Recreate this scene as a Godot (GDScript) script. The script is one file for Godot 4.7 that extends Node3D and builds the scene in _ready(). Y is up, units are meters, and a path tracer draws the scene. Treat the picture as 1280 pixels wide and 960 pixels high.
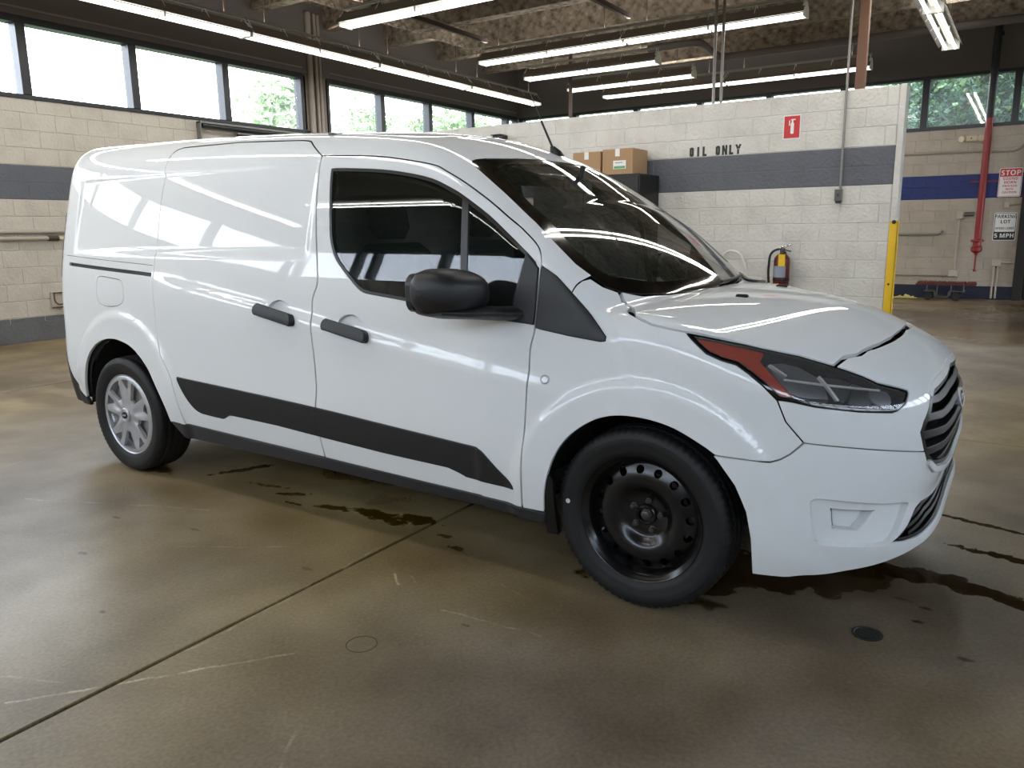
extends Node3D
# A white cargo van parked in a concrete block garage. World axes follow the room: x runs along the partition, z towards the camera, y up; the origin lies on the floor under the middle of the van.

var taken := {}
var mats := {}


func _ready() -> void:
	set_view()
	make_materials()
	build_room()
	build_lamps()
	build_outdoors()
	build_van()
	build_things()


func set_view() -> void:
	var cam := Camera3D.new()
	cam.name = "camera"
	cam.fov = 52.44
	cam.near = 0.05
	cam.far = 200.0
	cam.position = Vector3(2.561, 1.304, 3.224)
	cam.rotation_order = EULER_ORDER_YXZ
	cam.rotation_degrees = Vector3(-11.238, 33.330, -0.706)
	add_child(cam)
	cam.current = true
	var sky := ProceduralSkyMaterial.new()
	sky.sky_top_color = Color(0.82, 0.90, 1.0)
	sky.sky_horizon_color = Color(0.965, 0.98, 1.0)
	sky.sky_curve = 0.25
	sky.sky_energy_multiplier = SKY
	sky.ground_bottom_color = Color(0.25, 0.27, 0.24)
	sky.ground_horizon_color = Color(0.6, 0.64, 0.62)
	sky.ground_energy_multiplier = SKY * 0.5
	var env := Environment.new()
	env.background_mode = Environment.BG_SKY
	env.sky = Sky.new()
	env.sky.sky_material = sky
	env.tonemap_mode = Environment.TONE_MAPPER_LINEAR
	env.tonemap_exposure = EXPOSURE
	env.sdfgi_enabled = true
	env.ssao_enabled = true
	env.ssil_enabled = true
	var we := WorldEnvironment.new()
	we.name = "world_environment"
	we.environment = env
	add_child(we)


const SKY := 3.15
const EXPOSURE := 1.0
const LAMP := 2.35      # energy of one eight-foot fixture's area light
const TUBE := 3.0      # what the eye sees of a tube


# ---------------------------------------------------------------- naming

func numbered(called: String) -> String:
	var n: int = taken.get(called, -1) + 1
	taken[called] = n
	return called if n == 0 else "%s_%03d" % [called, n]


func tag(o: Node3D, label: String, category: String, group := "") -> Node3D:
	o.set_meta("label", label)
	o.set_meta("category", category)
	if group:
		o.set_meta("group", group)
	return o


func thing(called: String, label: String, category: String, at := Vector3.ZERO, turn := 0.0, group := "") -> Node3D:
	var o := Node3D.new()
	o.name = numbered(called)
	add_child(o)
	o.position = at
	o.rotation.y = turn
	return tag(o, label, category, group)


func put(called: String, mesh: Mesh, m: Material, parent: Node = null) -> MeshInstance3D:
	var o := MeshInstance3D.new()
	o.mesh = mesh
	o.material_override = m
	if parent == null:
		o.name = numbered(called)
		add_child(o)
	else:
		o.name = called
		if parent.has_node(called):
			var k := 1
			while parent.has_node("%s_%03d" % [called, k]):
				k += 1
			o.name = "%s_%03d" % [called, k]
		parent.add_child(o, true)
	o.cast_shadow = GeometryInstance3D.SHADOW_CASTING_SETTING_ON
	return o


func struct(called: String, mesh: Mesh, m: Material, label: String) -> MeshInstance3D:
	var o := put(called, mesh, m)
	o.set_meta("kind", "structure")
	o.set_meta("label", label)
	return o


# ---------------------------------------------------------------- mesh helpers

class Geo:
	var v := PackedVector3Array()
	var n := PackedVector3Array()
	var t := PackedVector2Array()
	var i := PackedInt32Array()

	func vert(p: Vector3, nn: Vector3, uv := Vector2.ZERO) -> int:
		v.append(p)
		n.append(nn)
		t.append(uv)
		return v.size() - 1

	func tri(a: int, b: int, c: int) -> void:   # wound so that its front looks along its corners' normals
		var f := (v[b] - v[a]).cross(v[c] - v[a])
		if f.dot(n[a] + n[b] + n[c]) > 0.0:
			i.append_array([a, c, b])
		else:
			i.append_array([a, b, c])

	func quad(a: int, b: int, c: int, d: int) -> void:
		tri(a, b, c)
		tri(a, c, d)

	func flat(pts: Array, out: Vector3) -> void:   # a convex flat polygon
		var k := v.size()
		var nn := out.normalized()
		for p in pts:
			vert(p, nn)
		for j in range(1, pts.size() - 1):
			tri(k, k + j, k + j + 1)

	func box(lo: Vector3, hi: Vector3, c := 0.0, xf := Transform3D()) -> void:   # a box whose edges are cut by c
		var mid := (lo + hi) / 2.0
		var h := (hi - lo) / 2.0
		c = minf(c, minf(h.x, minf(h.y, h.z)) * 0.9)
		for ax in 3:
			for s in [-1.0, 1.0]:
				var u := (ax + 1) % 3
				var w := (ax + 2) % 3
				var q := []
				for k in [[-1, -1], [1, -1], [1, 1], [-1, 1]]:
					var p := mid
					p[ax] += s * h[ax]
					p[u] += k[0] * (h[u] - c)
					p[w] += k[1] * (h[w] - c)
					q.append(xf * p)
				var o := Vector3.ZERO
				o[ax] = s
				flat(q, xf.basis * o)
		if c <= 0.0:
			return
		for ax in 3:   # edges along ax
			var u := (ax + 1) % 3
			var w := (ax + 2) % 3
			for su in [-1.0, 1.0]:
				for sw in [-1.0, 1.0]:
					var q := []
					for k in [[-1, 0], [1, 0], [1, 1], [-1, 1]]:
						var p := mid
						p[ax] += k[0] * (h[ax] - c)
						p[u] += su * (h[u] - (c if k[1] == 1 else 0.0))
						p[w] += sw * (h[w] - (0.0 if k[1] == 1 else c))
						q.append(xf * p)
					var o := Vector3.ZERO
					o[u] = su
					o[w] = sw
					flat(q, xf.basis * o)
		for sx in [-1.0, 1.0]:
			for sy in [-1.0, 1.0]:
				for sz in [-1.0, 1.0]:
					var s := Vector3(sx, sy, sz)
					var q := []
					for ax in 3:
						var p := mid + s * (h - Vector3(c, c, c))
						p[ax] += s[ax] * c
						q.append(xf * p)
					flat(q, xf.basis * s)

	func tube(path: Array, r: float, sides := 10, caps := true, r2 := -1.0) -> void:
		var rings := []
		var last := path.size() - 1
		var ref := Vector3.UP
		var d0: Vector3 = (path[1] - path[0]).normalized()
		if absf(d0.y) > 0.9:
			ref = Vector3.RIGHT
		var e1 := d0.cross(ref).normalized()
		for k in path.size():
			var d: Vector3 = (path[mini(k + 1, last)] - path[maxi(k - 1, 0)]).normalized()
			e1 = (e1 - d * e1.dot(d)).normalized()
			var e2 := d.cross(e1)
			var rr := r if r2 < 0.0 else lerpf(r, r2, float(k) / last)
			var ring := []
			for j in sides:
				var a := TAU * j / sides
				var o := e1 * cos(a) + e2 * sin(a)
				ring.append(vert(path[k] + o * rr, o))
			rings.append(ring)
		for k in last:
			for j in sides:
				quad(rings[k][j], rings[k][(j + 1) % sides], rings[k + 1][(j + 1) % sides], rings[k + 1][j])
		if caps:
			for e in [0, last]:
				var d: Vector3 = (path[0] - path[1]).normalized() if e == 0 else (path[last] - path[last - 1]).normalized()
				var q := []
				for j in sides:
					q.append(v[rings[e][j]])
				flat(q, d)

	func lathe(prof: Array, at: Vector3, axis: Vector3, sides := 32) -> void:   # prof: [radius, height along the axis]; corners are kept sharp where the profile bends hard
		var d := axis.normalized()
		var e1 := d.cross(Vector3.UP if absf(d.y) < 0.9 else Vector3.RIGHT).normalized()
		var e2 := d.cross(e1)
		for k in prof.size() - 1:
			var p: Vector2 = prof[k]
			var q: Vector2 = prof[k + 1]
			if p.distance_to(q) < 1e-6:
				continue
			var s := (q - p).normalized()
			var na := _side(prof, k, s, -1)
			var nb := _side(prof, k, s, 1)
			var a := []
			var b := []
			for j in sides:
				var w := TAU * j / sides
				var o := e1 * cos(w) + e2 * sin(w)
				a.append(vert(at + o * p.x + d * p.y, (o * na.x + d * na.y).normalized()))
				b.append(vert(at + o * q.x + d * q.y, (o * nb.x + d * nb.y).normalized()))
			for j in sides:
				var j2 := (j + 1) % sides
				if p.x < 1e-5:
					tri(a[j], b[j], b[j2])
				elif q.x < 1e-5:
					tri(a[j], b[j], a[j2])
				else:
					quad(a[j], b[j], b[j2], a[j2])

	func _side(prof: Array, k: int, s: Vector2, way: int) -> Vector2:
		var mine := Vector2(s.y, -s.x)
		var o := k + way
		if o < 0 or o + 1 >= prof.size():
			return mine
		var other: Vector2 = (prof[o + 1] - prof[o])
		if other.length() < 1e-6:
			return mine
		other = other.normalized()
		if other.dot(s) < 0.8:
			return mine
		return (mine + Vector2(other.y, -other.x)).normalized()

	func loft(rings: Array, caps := true) -> void:   # closed rings of the same number of points, smooth
		var m: int = rings[0].size()
		var mid := []
		for r in rings:
			var c := Vector3.ZERO
			for p in r:
				c += p
			mid.append(c / m)
		var idx := []
		for k in rings.size():
			var row := []
			for j in m:
				var a: Vector3 = rings[k][(j + 1) % m] - rings[k][(j + m - 1) % m]
				var b: Vector3 = rings[mini(k + 1, rings.size() - 1)][j] - rings[maxi(k - 1, 0)][j]
				var nn := a.cross(b).normalized()
				if nn.dot(rings[k][j] - mid[k]) < 0.0:
					nn = -nn
				row.append(vert(rings[k][j], nn))
			idx.append(row)
		for k in rings.size() - 1:
			for j in m:
				quad(idx[k][j], idx[k][(j + 1) % m], idx[k + 1][(j + 1) % m], idx[k + 1][j])
		if caps:
			flat(rings[0], mid[0] - mid[1])
			flat(rings[-1], mid[-1] - mid[-2])

	func prism(poly: PackedVector2Array, xf: Transform3D, depth: float, c := 0.0) -> void:   # outline in x and y, from z = 0 back to -depth, its front edge cut by c
		var inner := poly
		if c > 0.0:
			var got := Geometry2D.offset_polygon(poly, -c)
			if got.size() == 1:
				inner = got[0]
		var tris := Geometry2D.triangulate_polygon(inner)
		var k := v.size()
		var fn := xf.basis.z.normalized()
		for p in inner:
			vert(xf * Vector3(p.x, p.y, 0), fn, p)
		for j in range(0, tris.size(), 3):
			tri(k + tris[j], k + tris[j + 1], k + tris[j + 2])
		var cw := Geometry2D.is_polygon_clockwise(poly)
		var cut := inner.size() == poly.size() and c > 0.0
		for j in poly.size():
			var a := poly[j]
			var b := poly[(j + 1) % poly.size()]
			var o := (b - a).orthogonal() * (-1.0 if not cw else 1.0)
			var mid := (a + b) / 2.0 + o.normalized() * 1e-4
			if Geometry2D.is_point_in_polygon(mid, poly):
				o = -o
			var top := -c if cut else 0.0
			flat([xf * Vector3(a.x, a.y, top), xf * Vector3(b.x, b.y, top), xf * Vector3(b.x, b.y, -depth), xf * Vector3(a.x, a.y, -depth)], xf.basis * Vector3(o.x, o.y, 0))
			if cut:
				var ia := _near(inner, a)
				var ib := _near(inner, b)
				flat([xf * Vector3(a.x, a.y, -c), xf * Vector3(b.x, b.y, -c), xf * Vector3(ib.x, ib.y, 0), xf * Vector3(ia.x, ia.y, 0)], xf.basis * Vector3(o.normalized().x, o.normalized().y, 1))

	func _near(ps: PackedVector2Array, p: Vector2) -> Vector2:
		var best := ps[0]
		for q in ps:
			if q.distance_squared_to(p) < best.distance_squared_to(p):
				best = q
		return best

	func ball(at: Vector3, r: Vector3, rows := 8, cols := 14, xf := Basis()) -> void:
		var idx := []
		for a in rows + 1:
			var row := []
			for b in cols:
				var th := PI * a / rows
				var ph := TAU * b / cols
				var o := Vector3(sin(th) * cos(ph), cos(th), sin(th) * sin(ph))
				row.append(vert(at + xf * (o * r), (xf * (o / r)).normalized()))
			idx.append(row)
		for a in rows:
			for b in cols:
				var b2 := (b + 1) % cols
				if a > 0:
					tri(idx[a][b], idx[a][b2], idx[a + 1][b])
				if a < rows - 1:
					tri(idx[a][b2], idx[a + 1][b2], idx[a + 1][b])

	func mirrored() -> Geo:   # the same shape on the other side of the plane z = 0
		var g := Geo.new()
		for k in v.size():
			g.vert(v[k] * Vector3(1, 1, -1), n[k] * Vector3(1, 1, -1), t[k])
		for k in range(0, i.size(), 3):
			g.i.append_array([i[k], i[k + 2], i[k + 1]])
		return g

	func done() -> ArrayMesh:
		var a := []
		a.resize(Mesh.ARRAY_MAX)
		a[Mesh.ARRAY_VERTEX] = v
		a[Mesh.ARRAY_NORMAL] = n
		a[Mesh.ARRAY_TEX_UV] = t
		a[Mesh.ARRAY_INDEX] = i
		var m := ArrayMesh.new()
		if i.size():
			m.add_surface_from_arrays(Mesh.PRIMITIVE_TRIANGLES, a)
		return m


func box_mesh(lo: Vector3, hi: Vector3, c := 0.0) -> ArrayMesh:
	var g := Geo.new()
	g.box(lo, hi, c)
	return g.done()


func tube_mesh(path: Array, r: float, sides := 10) -> ArrayMesh:
	var g := Geo.new()
	g.tube(path, r, sides)
	return g.done()


func lathe_mesh(prof: Array, at: Vector3, axis: Vector3, sides := 32) -> ArrayMesh:
	var g := Geo.new()
	g.lathe(prof, at, axis, sides)
	return g.done()


func bent(path: Array, r: float, steps := 5) -> Array:   # rounds the corners of a run of pipe
	var out := [path[0]]
	for k in range(1, path.size() - 1):
		var a: Vector3 = path[k] + (path[k - 1] - path[k]).normalized() * r
		var b: Vector3 = path[k] + (path[k + 1] - path[k]).normalized() * r
		for j in steps + 1:
			var t := float(j) / steps
			out.append(a.lerp(path[k], t).lerp((path[k] as Vector3).lerp(b, t), t))
	out.append(path[-1])
	return out


func lettering(words: String, size: float, depth: float, bold := true, mono := false) -> TextMesh:
	var f := SystemFont.new()
	f.font_names = PackedStringArray(["Droid Sans Mono" if mono else "Droid Sans"])
	f.font_weight = 700 if bold else 400
	var t := TextMesh.new()
	t.text = words
	t.font = f
	t.font_size = 64
	t.pixel_size = size / 46.0    # capitals are about 46 of 64 pixels high
	t.depth = depth
	return t


# ---------------------------------------------------------------- the van's body surface
# The body is the zero level of body_field(); panels are outlines drawn in a chart and laid onto it.

class Spline:   # a natural cubic spline, read from a fine table
	var lo := 0.0
	var hi := 0.0
	var tab := PackedFloat32Array()
	const STEP := 0.001

	func _init(xs: Array, ys: Array) -> void:
		var n := xs.size()
		var m := []
		m.resize(n)
		m.fill(0.0)
		var c := []
		var d := []
		c.resize(n)
		d.resize(n)
		c[0] = 0.0
		d[0] = 0.0
		for i in range(1, n - 1):
			var h0: float = xs[i] - xs[i - 1]
			var h1: float = xs[i + 1] - xs[i]
			var r: float = 6.0 * ((ys[i + 1] - ys[i]) / h1 - (ys[i] - ys[i - 1]) / h0)
			var w: float = 2.0 * (h0 + h1) - h0 * c[i - 1]
			c[i] = h1 / w
			d[i] = (r - h0 * d[i - 1]) / w
		for i in range(n - 2, 0, -1):
			m[i] = d[i] - c[i] * m[i + 1]
		lo = xs[0]
		hi = xs[n - 1]
		var k := 0
		var count := int((hi - lo) / STEP) + 2
		tab.resize(count)
		for j in count:
			var x := minf(lo + j * STEP, hi)
			while k < n - 2 and x > xs[k + 1]:
				k += 1
			var h: float = xs[k + 1] - xs[k]
			var a: float = (xs[k + 1] - x) / h
			var b := 1.0 - a
			tab[j] = a * ys[k] + b * ys[k + 1] + ((a * a * a - a) * m[k] + (b * b * b - b) * m[k + 1]) * h * h / 6.0

	func at(x: float) -> float:
		var p := (clampf(x, lo, hi) - lo) / STEP
		var k := mini(int(p), tab.size() - 2)
		return lerpf(tab[k], tab[k + 1], p - k)


var prof := Spline.new([.15, .26, .36, .48, .60, .72, .84, .95, 1.05, 1.2, 1.4, 1.6, 1.8, 1.95], [-.075, -.04, -.018, -.004, -.004, -.012, -.016, -.022, -.034, -.062, -.108, -.165, -.24, -.32])
var plan := Spline.new([-2.5, -2.2, -1.8, -1.2, -.5, .5, 1.2, 1.8, 2.1, 2.5], [.78, .838, .878, .894, .90, .905, .905, .90, .88, .83])
var roof_line := Spline.new([-2.6, -2.3, -1.9, -1.2, -.5, 0, .3, .5, .65, .8, 1.0], [1.835, 1.848, 1.846, 1.832, 1.808, 1.776, 1.743, 1.705, 1.655, 1.585, 1.45])
var screen_line := Spline.new([.3, .6, .8, .893, 1.09, 1.262, 1.411, 1.475, 1.7], [1.80, 1.665, 1.552, 1.495, 1.374, 1.245, 1.117, 1.058, .85])
var hood_line := Spline.new([1.2, 1.47, 1.75, 2.0, 2.15, 2.25, 2.33, 2.40, 2.5], [1.06, 1.058, 1.045, 1.003, .944, .893, .84, .77, .64])
var nose_line := Spline.new([.1, .25, .33, .42, .48, .58, .68, .78, .88, 1.0], [2.365, 2.388, 2.396, 2.372, 2.386, 2.416, 2.420, 2.402, 2.362, 2.28])
var rear_line := Spline.new([.2, .5, .7, 1.1, 1.5, 1.7, 1.9], [-2.335, -2.355, -2.36, -2.345, -2.32, -2.315, -2.27])
var corner_power := Spline.new([.2, .45, .6, .8, 1.1], [4.4, 4.2, 3.3, 3.0, 3.0])


func ease_step(a: float, b: float, x: float) -> float:
	var t := clampf((x - a) / (b - a), 0.0, 1.0)
	return t * t * t * (t * (6.0 * t - 15.0) + 10.0)


func soft_max(a: float, b: float, k: float) -> float:
	var h := maxf(k - absf(a - b), 0.0) / k
	return maxf(a, b) + h * h * k / 4.0


func half_width(x: float, y: float) -> float:
	var w := plan.at(x) + prof.at(y + .022 * x)
	var c := y - (.945 - .135 * x)
	if c < .03 and x < 1.4 and x > -1.5:
		w += .016 * (1.0 - ease_step(-.065, .035, c)) * ease_step(-1.5, -.9, x) * (1.0 - ease_step(1.1, 1.4, x))
	if x < -.045 and x > -2.05 and y > 1.15:
		w -= .011 * (1.0 - ease_step(1.597, 1.612, y)) * ease_step(-2.035, -2.0, x + .25 * maxf(y - 1.54, 0.0)) * ease_step(1.17, 1.24, y) * (1.0 - ease_step(-.09, -.05, x))
	if x > .9:
		w += .016 * (1.0 - ease_step(.47, .54, Vector2(x - 1.54, y - .30).length()))
	elif x < -.8:
		w += .016 * (1.0 - ease_step(.51, .58, Vector2(x + 1.52, y - .34).length()))
	return w


func body_field(p: Vector3) -> float:
	var x := p.x
	var y := p.y
	var z := absf(p.z)
	var w := half_width(minf(x, 2.35), y)
	var side := z - w
	if x > 1.7:
		var q := corner_power.at(y)
		var g := pow((x - 1.7) / maxf(nose_line.at(y) - 1.7, .2), 2.5) + pow(maxf(z, 1e-4) / w, q)
		side = w * (pow(g, 1.0 / q) - 1.0)
	var f := 10.0
	if x < 2.3:
		var roof := y - (roof_line.at(x) - .1528 * z * z)
		var xp := x + .22 * z * z
		var screen := (y - screen_line.at(xp) - .5 * maxf(.45 - xp, 0.0) + .9 * maxf(xp - 1.6, 0.0)) * .81
		f = soft_max(soft_max(side, roof * .97, .13), screen, .05)
		if x < -1.5:
			var zz := z / .7
			f = soft_max(f, rear_line.at(y) - x + .05 * zz * zz * zz * zz, .12)
	if x > .85:
		var s := ease_step(1.4, 2.2, x)
		var zn := z / .71
		var hood := y - (hood_line.at(x) - (.028 + .085 * s) * zn * zn)
		f = -soft_max(-f, -maxf(soft_max(side, hood * .9, .09), .9 - x), .028)
	return f


enum { SIDE, SHOULDER, TOP, NOSE, BACK }   # charts: (x, y) seen from the right; (x, s) seen from up right; (x, z) seen from above; (angle about a vertical axis, elevation) about the nose's middle; (z, y) seen from behind
const UP_RIGHT := Vector3(0, .64, .76837)
const ALONG := Vector3(0, .76837, -.64)
const HUB := Vector3(1.45, .45, 0)


func chart_ray(chart: int, u: float, v: float) -> Array:
	match chart:
		SIDE:
			return [Vector3(u, v, 1.05), Vector3(0, 0, -1)]
		SHOULDER:
			return [Vector3(u, 0, 0) + ALONG * v + UP_RIGHT * 2.2, -UP_RIGHT]
		TOP:
			return [Vector3(u, 2.0, v), Vector3(0, -1, 0)]
		BACK:
			return [Vector3(-2.6, v, u), Vector3(1, 0, 0)]
	var d := Vector3(cos(v) * cos(u), sin(v), cos(v) * sin(u))
	return [HUB + d * 1.25, -d]


func to_chart(chart: int, p: Vector3) -> Vector2:
	match chart:
		SIDE:
			return Vector2(p.x, p.y)
		SHOULDER:
			return Vector2(p.x, p.dot(ALONG))
		TOP:
			return Vector2(p.x, p.z)
		BACK:
			return Vector2(p.z, p.y)
	var d := p - HUB
	return Vector2(atan2(d.z, d.x), atan2(d.y, Vector2(d.x, d.z).length()))


func lift(chart: int, uv: Vector2) -> Vector3:
	var ray := chart_ray(chart, uv.x, uv.y)
	var o: Vector3 = ray[0]
	var d: Vector3 = ray[1]
	var t := 0.0
	var f := body_field(o)
	var last_t := t
	var last_f := f
	for k in 80:
		if f < .0015:
			break
		last_t = t
		last_f = f
		t += maxf(f * .8, .0006)
		f = body_field(o + d * t)
		if t > 2.6:
			break
	for k in 5:
		if absf(f) < 2e-6 or absf(f - last_f) < 1e-9:
			break
		var nt := t - f * (t - last_t) / (f - last_f)
		nt = clampf(nt, t - .02, t + .02)
		last_t = t
		last_f = f
		t = nt
		f = body_field(o + d * t)
	return o + d * t


func body_normal(p: Vector3) -> Vector3:
	const E := .003
	return Vector3(
		body_field(p + Vector3(E, 0, 0)) - body_field(p - Vector3(E, 0, 0)),
		body_field(p + Vector3(0, E, 0)) - body_field(p - Vector3(0, E, 0)),
		body_field(p + Vector3(0, 0, E)) - body_field(p - Vector3(0, 0, E))).normalized()


func rechart(pts: PackedVector2Array, from: int, to: int) -> PackedVector2Array:
	var out := PackedVector2Array()
	for p in pts:
		out.append(to_chart(to, lift(from, p)))
	return out


func line(flat_pts: Array) -> PackedVector2Array:
	var out := PackedVector2Array()
	for k in range(0, flat_pts.size(), 2):
		out.append(Vector2(flat_pts[k], flat_pts[k + 1]))
	return out


func smooth(pts: PackedVector2Array, closed := false, sub := 4) -> PackedVector2Array:   # a Catmull-Rom curve through the points
	var n := pts.size()
	var out := PackedVector2Array()
	for k in (n if closed else n - 1):
		var p0 := pts[(k + n - 1) % n] if closed or k > 0 else pts[0]
		var p1 := pts[k]
		var p2 := pts[(k + 1) % n]
		var p3 := pts[(k + 2) % n] if closed or k + 2 < n else pts[n - 1]
		for j in sub:
			out.append(p1.cubic_interpolate(p2, p0, p3, float(j) / sub))
	if not closed:
		out.append(pts[n - 1])
	return out


func rev(p: PackedVector2Array) -> PackedVector2Array:
	var q := p.duplicate()
	q.reverse()
	return q


func chain(parts: Array) -> PackedVector2Array:
	var out := PackedVector2Array()
	for p in parts:
		for q in p:
			if out.is_empty() or out[-1].distance_to(q) > 1e-3:
				out.append(q)
	if out.size() > 2 and out[0].distance_to(out[-1]) < 1e-3:
		out.remove_at(out.size() - 1)
	return out


func inset(poly: PackedVector2Array, by: float) -> PackedVector2Array:   # shrinks (or, below zero, grows) an outline
	var got := Geometry2D.offset_polygon(poly, -by, Geometry2D.JOIN_MITER)
	var best := poly
	var most := 0.0
	for g in got:
		var a := absf(area(g))
		if a > most:
			most = a
			best = g
	return best


func area(p: PackedVector2Array) -> float:
	var a := 0.0
	for k in p.size():
		a += p[k].cross(p[(k + 1) % p.size()])
	return a / 2.0


func round_rect(cx: float, cy: float, w: float, h: float, r: float, sub := 4) -> PackedVector2Array:
	var out := PackedVector2Array()
	for q in 4:
		var c := Vector2(cx + (w / 2 - r) * (1 if q in [0, 3] else -1), cy + (h / 2 - r) * (1 if q < 2 else -1))
		for k in sub + 1:
			out.append(c + Vector2.from_angle(PI / 2 * (q + float(k) / sub)) * r)
	return out


func both(right: PackedVector2Array) -> PackedVector2Array:   # a right half, from the middle round to the middle, and its mirror image
	var out := right.duplicate()
	for k in range(right.size() - 1, -1, -1):
		if absf(_across(right[k])) > 1e-4:
			out.append(_flip(right[k]))
	return out


var across_is_y := false   # TOP charts have z second, the others first


func _across(p: Vector2) -> float:
	return p.y if across_is_y else p.x


func _flip(p: Vector2) -> Vector2:
	return Vector2(p.x, -p.y) if across_is_y else Vector2(-p.x, p.y)


func skin(chart: int, outer: PackedVector2Array, holes := [], off := 0.0, depth := .018, cell := .035, bevel := .0018) -> Geo:
	# A panel that follows the body: its face lies off metres outside the surface and its edges turn inwards by depth.
	var g := Geo.new()
	var box := Rect2(outer[0], Vector2.ZERO)
	for p in outer:
		box = box.expand(p)
	var nu := int(ceil(box.size.x / cell))
	var nv := int(ceil(box.size.y / cell))
	var touched := {}
	for loop in [outer] + holes:
		for k in loop.size():
			var a: Vector2 = loop[k]
			var b: Vector2 = loop[(k + 1) % loop.size()]
			var steps := int(a.distance_to(b) / (cell * .2)) + 1
			for j in steps + 1:
				var q := (a.lerp(b, float(j) / steps) - box.position) / cell
				for du in [-.02, .02]:
					for dv in [-.02, .02]:
						touched[Vector2i(int(floor(q.x + du)), int(floor(q.y + dv)))] = true
	var seen := {}
	for iu in nu:
		for iv in nv:
			var a := box.position + Vector2(iu, iv) * cell
			var rect := PackedVector2Array([a, a + Vector2(cell, 0), a + Vector2(cell, cell), a + Vector2(0, cell)])
			var pieces: Array = []
			if touched.has(Vector2i(iu, iv)):
				pieces = Geometry2D.intersect_polygons(rect, outer)
				for h in holes:
					var next := []
					for p in pieces:
						next.append_array(Geometry2D.clip_polygons(p, h))
					pieces = next
			else:
				var c := a + Vector2(cell, cell) / 2
				var inside := Geometry2D.is_point_in_polygon(c, outer)
				for h in holes:
					inside = inside and not Geometry2D.is_point_in_polygon(c, h)
				if inside:
					pieces = [rect]
			for p in pieces:
				if absf(area(p)) < 1e-8:
					continue
				var idx := []
				for q in p:
					var key := Vector2i(roundi(q.x * 2e4), roundi(q.y * 2e4))
					if not seen.has(key):
						var at := lift(chart, q)
						var n := body_normal(at)
						seen[key] = g.vert(at + n * off, n, q)
					idx.append(seen[key])
				if p.size() <= 4 and p.size() == rect.size() and absf(area(p) - cell * cell) < 1e-7:
					g.quad(idx[0], idx[1], idx[2], idx[3])
				else:
					var tr := Geometry2D.triangulate_polygon(p)
					for k in range(0, tr.size(), 3):
						g.tri(idx[tr[k]], idx[tr[k + 1]], idx[tr[k + 2]])
	if depth > 0.0:
		for li in holes.size() + 1:
			var loop: PackedVector2Array = outer if li == 0 else holes[li - 1]
			var fine := PackedVector2Array()
			for k in loop.size():
				var a := loop[k]
				var b := loop[(k + 1) % loop.size()]
				var steps := int(a.distance_to(b) / cell) + 1
				for j in steps:
					fine.append(a.lerp(b, float(j) / steps))
			var m := fine.size()
			var at := PackedVector3Array()
			var nn := PackedVector3Array()
			for q in fine:
				var p := lift(chart, q)
				at.append(p)
				nn.append(body_normal(p))
			# which way leads off the panel
			var a2 := fine[0].lerp(fine[1], .5)
			var o2 := (fine[1] - fine[0]).orthogonal().normalized() * .002
			var in_loop := Geometry2D.is_point_in_polygon(a2 + o2, loop)
			if in_loop == (li == 0):
				o2 = -o2
			var flow := (at[1] - at[0]).cross(nn[0])
			var s := 1.0 if flow.dot(lift(chart, a2 + o2) - lift(chart, a2)) > 0.0 else -1.0
			var rows := []
			for k in m:
				var t := (at[(k + 1) % m] - at[(k + m - 1) % m]).normalized()
				var side := t.cross(nn[k]).normalized() * s
				var p := at[k] + nn[k] * off
				rows.append([g.vert(p, nn[k]), g.vert(p - nn[k] * bevel + side * bevel, side), g.vert(p - nn[k] * depth + side * bevel, side)])
			for k in m:
				var k2 := (k + 1) % m
				for j in 2:
					g.quad(rows[k][j], rows[k2][j], rows[k2][j + 1], rows[k][j + 1])
	return g


# ---------------------------------------------------------------- the van

func both_sides(called: String, g: Geo, m: Material, parents: Array) -> Array:   # the part on the right and its mirror image on the left
	return [put(called, g.done(), m, parents[0]), put(called, g.mirrored().done(), m, parents[1])]


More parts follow.
